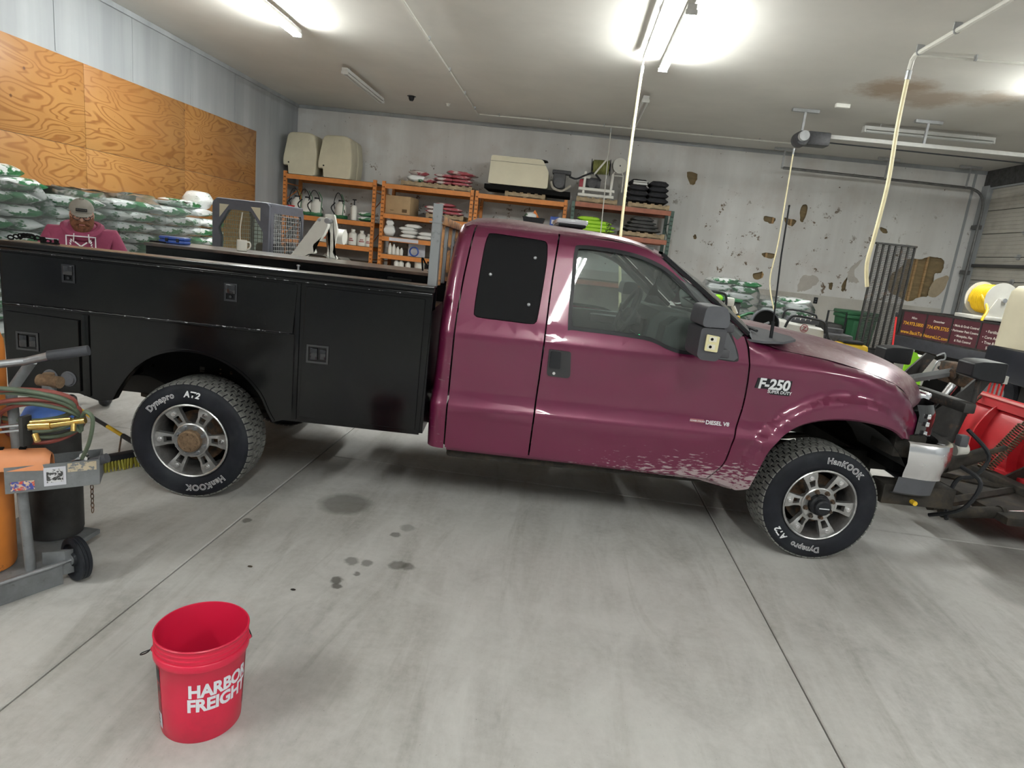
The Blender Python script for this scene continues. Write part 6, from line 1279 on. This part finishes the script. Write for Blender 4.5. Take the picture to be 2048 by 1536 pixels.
for x in (-.12,.62): machine_wheel('wheel',(x,.2,.18),.18,.08,(1,0,0),t)
t = thing('red_frame_rack','small rack of red bars standing behind the plow','rack',(4.95,7.6,0))
for k in range(4): obj('red_bar', MB().cyl((k*.05,0,0),(k*.05+.03,0,.92),.012,n=6), 'red', t)
obj('cross_plate', MB().box((-.06,-.02,.86),(.2,.02,.95),.004), 'brushed', t)
# ------------------------------------------------------------------ things lying on the utility body (truck frame)
cT, sT = cos(radians(5.33)), sin(radians(5.33))
def TW(s, q, z): return (-2.217+s*cT-q*sT, 3.591+s*sT+q*cT, z)
RZ = radians(5.33)
t = thing('chain_binder','black chain and hook lying at the rear end of the near box lid','chain',TW(-.95,.0,1.503),RZ)
for k in range(9): a = k*.4; obj('link', MB().tube([(cos(b)*.018+k*.026-.09,.01*sin(k),sin(b)*.011+.013+.02*abs(sin(a))) for b in [2*pi*j/8 for j in range(8)]],.005,5,closed=True), 'void_black', t)
obj('hook', MB().tube(cr([(-.06,.03,.008),(-.03,.035,.035),(.02,.03,.035),(.03,.03,.01)],4),.008,6), 'void_black', t)
t = thing('black_clamp','small black clamp with a screw beside the chain on the near lid','clamp',TW(-.82,.0,1.503),RZ); obj('frame', MB().box((-.05,0,0),(.05,.02,.008)).box((-.05,0,.0),(-.035,.02,.035)).box((.03,0,0),(.045,.02,.03)), 'void_black', t); obj('screw', MB().cyl((-.05,.01,.028),(.05,.01,.028),.005,n=8), 'steel', t)
t = thing('blue_case','dark blue hinged tool case on the far box lid','tool case',TW(-.95,1.66,1.501),RZ)
obj('case_base', MB().box((-.11,-.05,0),(.11,.06,.03),.012), 'blue', t); obj('case_lid', MB().box((-.11,-.05,.031),(.11,.06,.058),.012), 'blue', t)
for x in (-.04,.05): obj('catch', MB().box((x-.012,-.056,.015),(x+.012,-.05,.045),.002), 'black_plastic', t)
t = thing('black_pliers','black handled tool beside the blue case','tool',TW(-1.0,1.5,1.501),RZ); obj('handle', MB().tube([(-.07,0,.008),(.0,.01,.008),(.06,0,.008)],.007,6), 'void_black', t)
t = thing('white_mug','white ceramic mug standing on the far box lid','mug',TW(-.385,1.66,1.501),RZ)
obj('cup', MB().lathe([(0,0),(.036,0),(.041,.005),(.041,.09),(.038,.092),(.036,.088),(.036,.008),(0,.008)],(0,0,0),n=28), m_('ceramic',(.72,.7,.64),.25), t, ang=35); obj('handle', MB().tube(cr([(.038,0,.078),(.065,0,.075),(.07,0,.045),(.055,0,.022),(.038,0,.02)],4),.006,7), 'ceramic', t)
t = thing('black_wrench','black latch tool lying at the front end of the near lid','tool',TW(1.24,.03,1.503),RZ); obj('bar', MB().tube([(-.07,.02,.01),(0,.0,.014),(.06,.01,.01)],.009,6).cyl((-.07,.02,.008),(-.07,.02,.02),.016), 'void_black', t)
t = thing('small_bolt','small grey bolt standing on the near lid','bolt',TW(.62,.05,1.503),RZ); obj('shank', MB().cyl((0,0,0),(0,0,.03),.006).cyl((0,0,.024),(0,0,.032),.011,n=6), 'steel', t)
t = thing('cable_bundle','tangle of white and black cable on the far lid by the cab guard','cable',TW(1.28,1.3,1.501),RZ)
for k in range(5): obj('cable', MB().tube(cr([(rnd(-.1,.08),rnd(-.05,.05),.01+.02*k),(rnd(-.08,.08),rnd(-.05,.05),.06),(rnd(-.1,.1),rnd(-.05,.05),.12),(rnd(-.1,.08),rnd(-.05,.05),.02)],5),.007,6), 'white_plastic' if k%2 else 'black_plastic', t)
# ------------------------------------------------------------------ red bucket
BK = thing('plastic_bucket','bright red plastic bucket with white lettering on the concrete in front','bucket',(-1.1156,1.883,0))
m_('bucket_red',(.62,.014,.055),.38,layers=[((.42,.012,.04),5,.55,.85)])
m_('bucket_scuff',(.5,.012,.035),.45)
rr_ = lambda z: .130+.014*z/.29
obj('pail', MB().lathe([(0,.004),(.120,.004),(.128,.0),(.1305,.004),(rr_(.1),.1),(rr_(.2),.2),(rr_(.285),.285),(.146,.287),(.152,.288),(.1535,.291),(.1535,.312),(.151,.315),(.1475,.316),(.147,.326),(.1515,.328),(.1515,.331),(.148,.333),(.1475,.343),(.1515,.345),(.1515,.348),(.1485,.350),(.149,.360),(.1525,.362),(.1535,.367),(.151,.370),(.1475,.369),(.1445,.355),(.141,.28),(.128,.012),(0,.012)],(0,0,0),n=72), 'bucket_red', BK, ang=50)
a_c = atan2(-1.883,1.1156)
def btext(tx, sz, zc_, a0):
    def f(x,y): a = a_c+a0+x/.142; z = zc_+y; r = rr_(z)+.0012; return (r*cos(a), r*sin(a), z)
    bm = text_bm(tx, sz, .0028, space=.98)
    bmesh.ops.triangulate(bm, faces=bm.faces[:])
    xs_ = [v.co.x for v in bm.verts]
    for k in range(1,30):
        x = min(xs_)+(max(xs_)-min(xs_))*k/30; bmesh.ops.bisect_plane(bm, geom=bm.verts[:]+bm.edges[:]+bm.faces[:], plane_co=(x,0,0), plane_no=(1,0,0), dist=1e-6)
    sc = .225/(max(xs_)-min(xs_))
    for v in bm.verts: v.co = Vector(f(v.co.x*sc, v.co.y))
    obj('printed_lettering', bm, m_('print_white',(.74,.76,.82),.5) if 'print_white' not in M else 'print_white', BK, ang=0, recalc=False)
btext('HARBOR',.068,.188,radians(27)); btext('FREIGHT',.068,.132,radians(26))
def bpatch(name, a0, a1, z0, z1, m, off=.0008):
    mb = MB(); mb.grid([[((rr_(z)+off)*cos(a_c+radians(a0+(a1-a0)*k/8)),(rr_(z)+off)*sin(a_c+radians(a0+(a1-a0)*k/8)),z) for k in range(9)] for z in (z0,z1)]); return obj(name, mb, m, BK, ang=0)
bpatch('warning_label',-100,-66,.045,.27,m_('label_dark_red',(.26,.03,.04),.5,layers=[((.05,.02,.02),20,.55,.6)])); bpatch('warning_label',-100,-66,.21,.26,'black_plastic',.0012); bpatch('warning_label',-100,-66,.025,.085,'label_paper',.0014)
for k in range(3): bpatch('label_print',-82,-74,.035+k*.015,.042+k*.015,'black_plastic',.002)
bpatch('side_label',74,98,.05,.25,'label_dark_red')
for s, a in ((1,-93),(-1,87)):
    aa = a_c+radians(a); obj('ear', MB().sph((.150*cos(aa),.150*sin(aa),.302),.010,sz=1,n=12), 'bucket_red', BK)
wa = a_c+radians(-93); d = V(cos(wa),sin(wa),0); n_ = V(-sin(wa),cos(wa),0)
pts = [d*.156+V(0,0,.302), d*.185+V(0,0,.292)+n_*.0, d*.19+V(0,0,.278)+n_*-.01, d*.172+V(0,0,.272)+n_*-.03]
pts2 = [V(*( (.165)*cos(a_c+radians(x)),(.165)*sin(a_c+radians(x)), .262-.07*sin(radians(x+93)) )) for x in range(-110,-275,-15)]
obj('wire_bail', MB().tube(cr(pts+pts2+[V(.156*cos(a_c+radians(87)),.156*sin(a_c+radians(87)),.302)],4),.0022,6), 'black_plastic', BK)
# ------------------------------------------------------------------ gas welding cart at the left edge
def gas(name, lab, x, y, r, h, m, mt, zb=.085):
    t = thing(name, lab, 'gas cylinder', (x,y,zb)); obj('cylinder', MB().lathe([(0,0),(r*.96,0),(r,.02),(r,h*.84),(r*.97,h*.88),(r*.8,h*.94),(r*.45,h*.975),(r*.32,h),(0,h)],(0,0,0),n=40), m, t, ang=50); return t
m_('orange_steel',(.72,.24,.045),.4,n=(5,.1),layers=[((.35,.12,.04),11,.66,.7)]); m_('black_steel',(.022,.022,.022),.5,n=(14,.4),layers=[((.12,.11,.1),30,.68,.73)]); m_('blue_steel',(.05,.13,.42),.45,n=(8,.3),layers=[((.2,.2,.2),6,.55,.75)])
g1_ = gas('gas_cylinder','tall orange gas cylinder at the left edge of the picture',-2.52,2.45,.134,1.20,'orange_steel',None); obj('valve', MB().cyl((0,0,1.2),(0,0,1.29),.03), 'steel', g1_)
g2_ = gas('gas_cylinder','short black gas cylinder with a blue shoulder behind the steel post',-2.475,2.83,.125,.70,'black_steel',None)
obj('blue_shoulder', MB().lathe([(.1255,.58),(.1255,.60),(.122,.625),(.102,.665),(.058,.695),(.04,.705)],(0,0,0),n=40), 'blue_steel', g2_, ang=50); obj('collar', MB().lathe([(.0,.70),(.05,.70),(.05,.73),(.03,.735),(.03,.78),(0,.78)],(0,0,0),n=24), 'grey_paint', g2_); obj('regulator', MB().cyl((-.05,0,.8),(.06,0,.8),.03).cyl((0,0,.75),(0,0,.84),.025), 'hub_rust', g2_)
CT = thing('welding_cart','grey steel gas welding cart with angle iron axle and two wheels','cart',(0,0,0))
ax_ = V(.43,.90,0).normalized(); wc = V(-2.15,2.57,.112)
obj('axle_angle', MB().prism([(0,.0),(.0,.105),(-.08,.105),(-.08,.098),(-.008,.098),(-.008,.0)],lambda a,b:(-2.18+a,2.52,b+.002),tuple(-ax_*.95)), 'grey_paint', CT, ang=0)
obj('end_plate', MB().prism([(-.13,.045),(.0,.045),(.0,.165),(-.13,.165)],lambda a,b:(-2.175+a*.6,2.53+a*.3,b),(.02,.03,0)), 'grey_paint', CT, ang=0)
obj('base_tray', MB().box((-2.75,2.15,.055),(-2.30,2.92,.08),.004), 'grey_paint', CT, ang=0)
def cw(p):
    w_ = obj('wheel', MB().lathe([(0,-.018),(.03,-.022),(.035,-.012),(.068,-.012),(.078,-.024),(.095,-.024),(.103,-.02),(.104,-.012),(.100,-.009),(.104,-.006),(.104,.002),(.100,.005),(.104,.008),(.104,.02),(.095,.026),(0,.026)],p,tuple(ax_),40), 'rubber', CT, ang=30); obj('hub', MB().cyl(Vector(p)-ax_*.026,Vector(p)+ax_*.03,.022), 'grey_paint', w_)
cw(tuple(wc)); cw(tuple(wc-ax_*1.12)); obj('axle', MB().cyl(wc,wc-ax_*1.12,.01), 'steel', CT)
obj('caster_leg', MB().box((-2.8,2.9,0),(-2.74,2.96,.06),.004), 'grey_paint', CT)
pp = [(-2.265,2.44,.07),(-2.287,2.44,.5),(-2.31,2.44,.93),(-2.30,2.45,.965),(-2.235,2.47,1.075)]
obj('post', MB().tube(pp,.021,12), 'grey_paint', CT)
h0, h1 = V(-2.40,2.28,1.055), V(-1.965,2.46,1.158)
obj('handle_bar', MB().tube([h0,V(-2.22,2.42,1.085),h1-(h1-h0).normalized()*.145],.017,12), 'steel', CT); 
for a, b in ((h1-(h1-h0).normalized()*.15,h1),(h0-(h1-h0).normalized()*.1,h0+(h1-h0).normalized()*.03)): obj('grip', MB().cyl(a,b,.0215,n=14), 'dark_plastic', CT)
ty = 2.30
trp = [(-2.42,.505),(-1.985,.625),(-1.985,.705),(-2.42,.60)]
mb = MB()
P_ = lambda x,y,z: (x,y,z)
a_, b_, c_, d_ = V(-2.275,2.35,.512),V(-1.985,2.52,.535),V(-2.06,2.64,.535),V(-2.36,2.45,.505); hh_ = V(0,0,.115)
mb.grid([[a_+hh_,b_+hh_,c_+hh_,d_+hh_],[a_,b_,c_,d_]],closed=True); mb.bm.verts.ensure_lookup_table(); mb.bm.faces.new(mb.bm.verts[4:8]); mb.thick(-.004)
obj('tool_tray', mb, 'grey_paint', CT, ang=0)
def on_tray(u0,u1,v0,v1,m,nm='sticker',off=.006):
    n_ = V(b_.y-a_.y,-(b_.x-a_.x),0).normalized(); f = lambda u,v:a_.lerp(b_,u)+hh_*v+n_*off
    mb = MB(); mb.grid([[f(u0,v0),f(u1,v0)],[f(u0,v1),f(u1,v1)]]); obj(nm, mb, m, CT, ang=0)
on_tray(.05,.3,.06,.42,m_('flag_sticker',(.6,.45,.32),.6,layers=[((.05,.07,.3),60,.5,.52),((.6,.08,.05),45,.55,.57)])); on_tray(.40,.64,.12,.86,'label_paper'); on_tray(.43,.61,.25,.78,m_('sketch_black',(.04,.04,.04),.6,layers=[((.6,.6,.62),50,.5,.53)]),off=.0075); on_tray(.66,.98,.6,.95,m_('torn_paper',(.5,.42,.3),.8,layers=[((.18,.19,.2),40,.5,.54)]))
t = thing('welding_mask','orange curved steel piece lying in the cart tray','metal piece',(-2.29,2.40,.60),.5)
mb = MB(); rows = []
for i in range(9):
    a = pi*i/8; rows.append([(x,-.055*cos(a),.085*sin(a)+.01) for x in (-.14,-.06,.05,.12,.145)])
mb.grid([[ (p[0],p[1]*(1 if j<4 else .8),p[2]*(1 if j<4 else .75)) for j,p in enumerate(r)] for r in rows]); mb.thick(.005); obj('shell', mb, m_('orange_clay',(.68,.27,.12),.5,n=(8,.08)), t, ang=50)
for x in (-.05,.03): obj('slot', MB().box((x,-.01,.093),(x+.025,.012,.1)), 'void_black', t)
t = thing('steel_wrench','bright steel wrench sticking out of the cart tray','wrench',(-2.12,2.5,.60)); obj('handle', MB().box((-.10,-.005,-.012),(.10,.005,.012),.003,rot=Matrix.Rotation(-.62,3,'Y'),piv=(0,0,0)).lathe([(.006,-.006),(.02,-.006),(.02,.006),(.006,.006)],(.085,0,.06),(0,1,0),14), 'chrome', t)
t = thing('grinder_handle','grey rounded tool handle beside the wrench in the tray','tool',(-2.05,2.54,.58)); obj('handle', MB().cyl((-.07,0,0),(.07,.03,.06),.022,n=12), 'grey_plastic', t)
t = thing('gas_hose','coiled red and green twin gas hose hung over the cart post','hose',(0,0,0))
m_('hose_red',(.22,.05,.04),.6,n=(9,.2)); m_('hose_green',(.09,.12,.08),.6,n=(9,.2))
for k in range(6):
    c0 = V(-2.26+.012*k,2.40+.01*k,.90-.018*k); rx, rz_ = .25-.012*k, .085+.008*(k%3)
    obj('hose_loop', MB().tube([(c0.x+rx*cos(a), c0.y-.06*sin(a)+.02*cos(a*2), c0.z+rz_*sin(a)-.18*(-(cos(a))*.12)+ (0.03 if k%2 else 0)*cos(a)) for a in [2*pi*j/36 for j in range(36)]],.0095,7,closed=True), 'hose_red' if k%2 else 'hose_green', t)
obj('hose_tail', MB().tube(cr([(-2.02,2.42,.86),(-2.0,2.44,.80),(-1.99,2.44,.86),(-1.955,2.42,.90),(-1.925,2.42,.87),(-1.96,2.44,.76),(-2.03,2.48,.66)],5),.0085,7), 'hose_green', t); obj('hose_tail', MB().tube(cr([(-2.34,2.38,.92),(-2.30,2.36,.84),(-2.32,2.36,.80),(-2.42,2.36,.78)],5),.0085,7), 'hose_green', t)
t = thing('cutting_torch','brass cutting torch with steel tubes resting across the cart','torch',(0,0,0))
m_('brass',(.62,.42,.14),.3,.9,n=(20,.25))
for k, z in ((0,.0),(1,.022)): obj('steel_tube', MB().cyl((-2.37,2.31,.772+z),(-2.16,2.36,.812+z),.006,n=8), 'chrome', t)
obj('torch_body', MB().cyl((-2.16,2.36,.825),(-2.08,2.38,.835),.018).cyl((-2.08,2.38,.835),(-1.95,2.41,.865),.013).cyl((-2.15,2.355,.845),(-2.0,2.39,.87),.008), 'brass', t); obj('valve_knob', MB().cyl((-2.12,2.34,.80),(-2.10,2.33,.775),.012), 'brass', t); obj('valve_knob', MB().cyl((-1.98,2.38,.855),(-1.975,2.37,.825),.010), 'brass', t); obj('clamp_block', MB().box((-2.185,2.33,.74),(-2.165,2.38,.87),.004), 'black_steel', t)
t = thing('hanging_chain','short steel chain hanging from the right end of the cart tray','chain',(-2.085,2.60,.56))
for k in range(9): 
    z = -.02-k*.023; al = k%2; obj('link', MB().tube([((.007*cos(b) if al else .001),(.001 if al else .007*cos(b)),z+.015*sin(b)) for b in [2*pi*j/10 for j in range(10)]],.0022,5,closed=True), 'rust', t)
# ------------------------------------------------------------------ push broom on the floor behind the cart
t = thing('push_broom','push broom with a yellow and black handle lying by the rear wheel','broom',(0,0,0))
hp0, hp1 = V(-2.86,4.02,.13), V(-4.3,4.55,.42)
for k in range(9): a = hp0.lerp(hp1,k/9); b = hp0.lerp(hp1,(k+1)/9); obj('handle_section', MB().cyl(a,b,.014 if k else .018,n=10), 'yellow' if k%2 else 'black_plastic', t)
obj('bracket', MB().tube([hp0.lerp(hp1,.12),(-2.98,3.98,.07),(-2.92,3.9,.07)],.006,6), 'rust', t); bdir = V(.25,1,0).normalized()
obj('brush_block', MB().box((-.035,-.3,.07),(.035,.3,.11),.008).xf(Matrix.Translation((-2.84,3.98,0))@Matrix.Rotation(-.55,4,'Z')), 'black_plastic', t)
mb = MB()
for i in range(30):
    for j in range(4): x = -.03+j*.02; y = -.295+i*.02; mb.cyl((x,y,.075),(x*1.3+rnd(-.006,.006),y+rnd(-.01,.01),.003),.006,n=4)
mb.xf(Matrix.Translation((-2.84,3.98,0))@Matrix.Rotation(-.55,4,'Z')); tag(obj('bristles', mb, m_('bristle_yellow',(.45,.4,.06),.8,n=(3,.6)), t, ang=0), kind='stuff')
# ------------------------------------------------------------------ small litter on the slab
for i,(x,y,l) in enumerate(((-1.46,2.9,'dark crumb of dirt on the floor left of the oil drips'),(-1.16,2.75,'thin dark shaving on the floor near the bucket'),(-1.95,1.6,'dark scrap on the floor left of the bucket'))): tag(obj('debris', MB().sph((x,y,.004),.008,sx=1.8,sz=.5,n=6), 'grime'), l, 'debris')
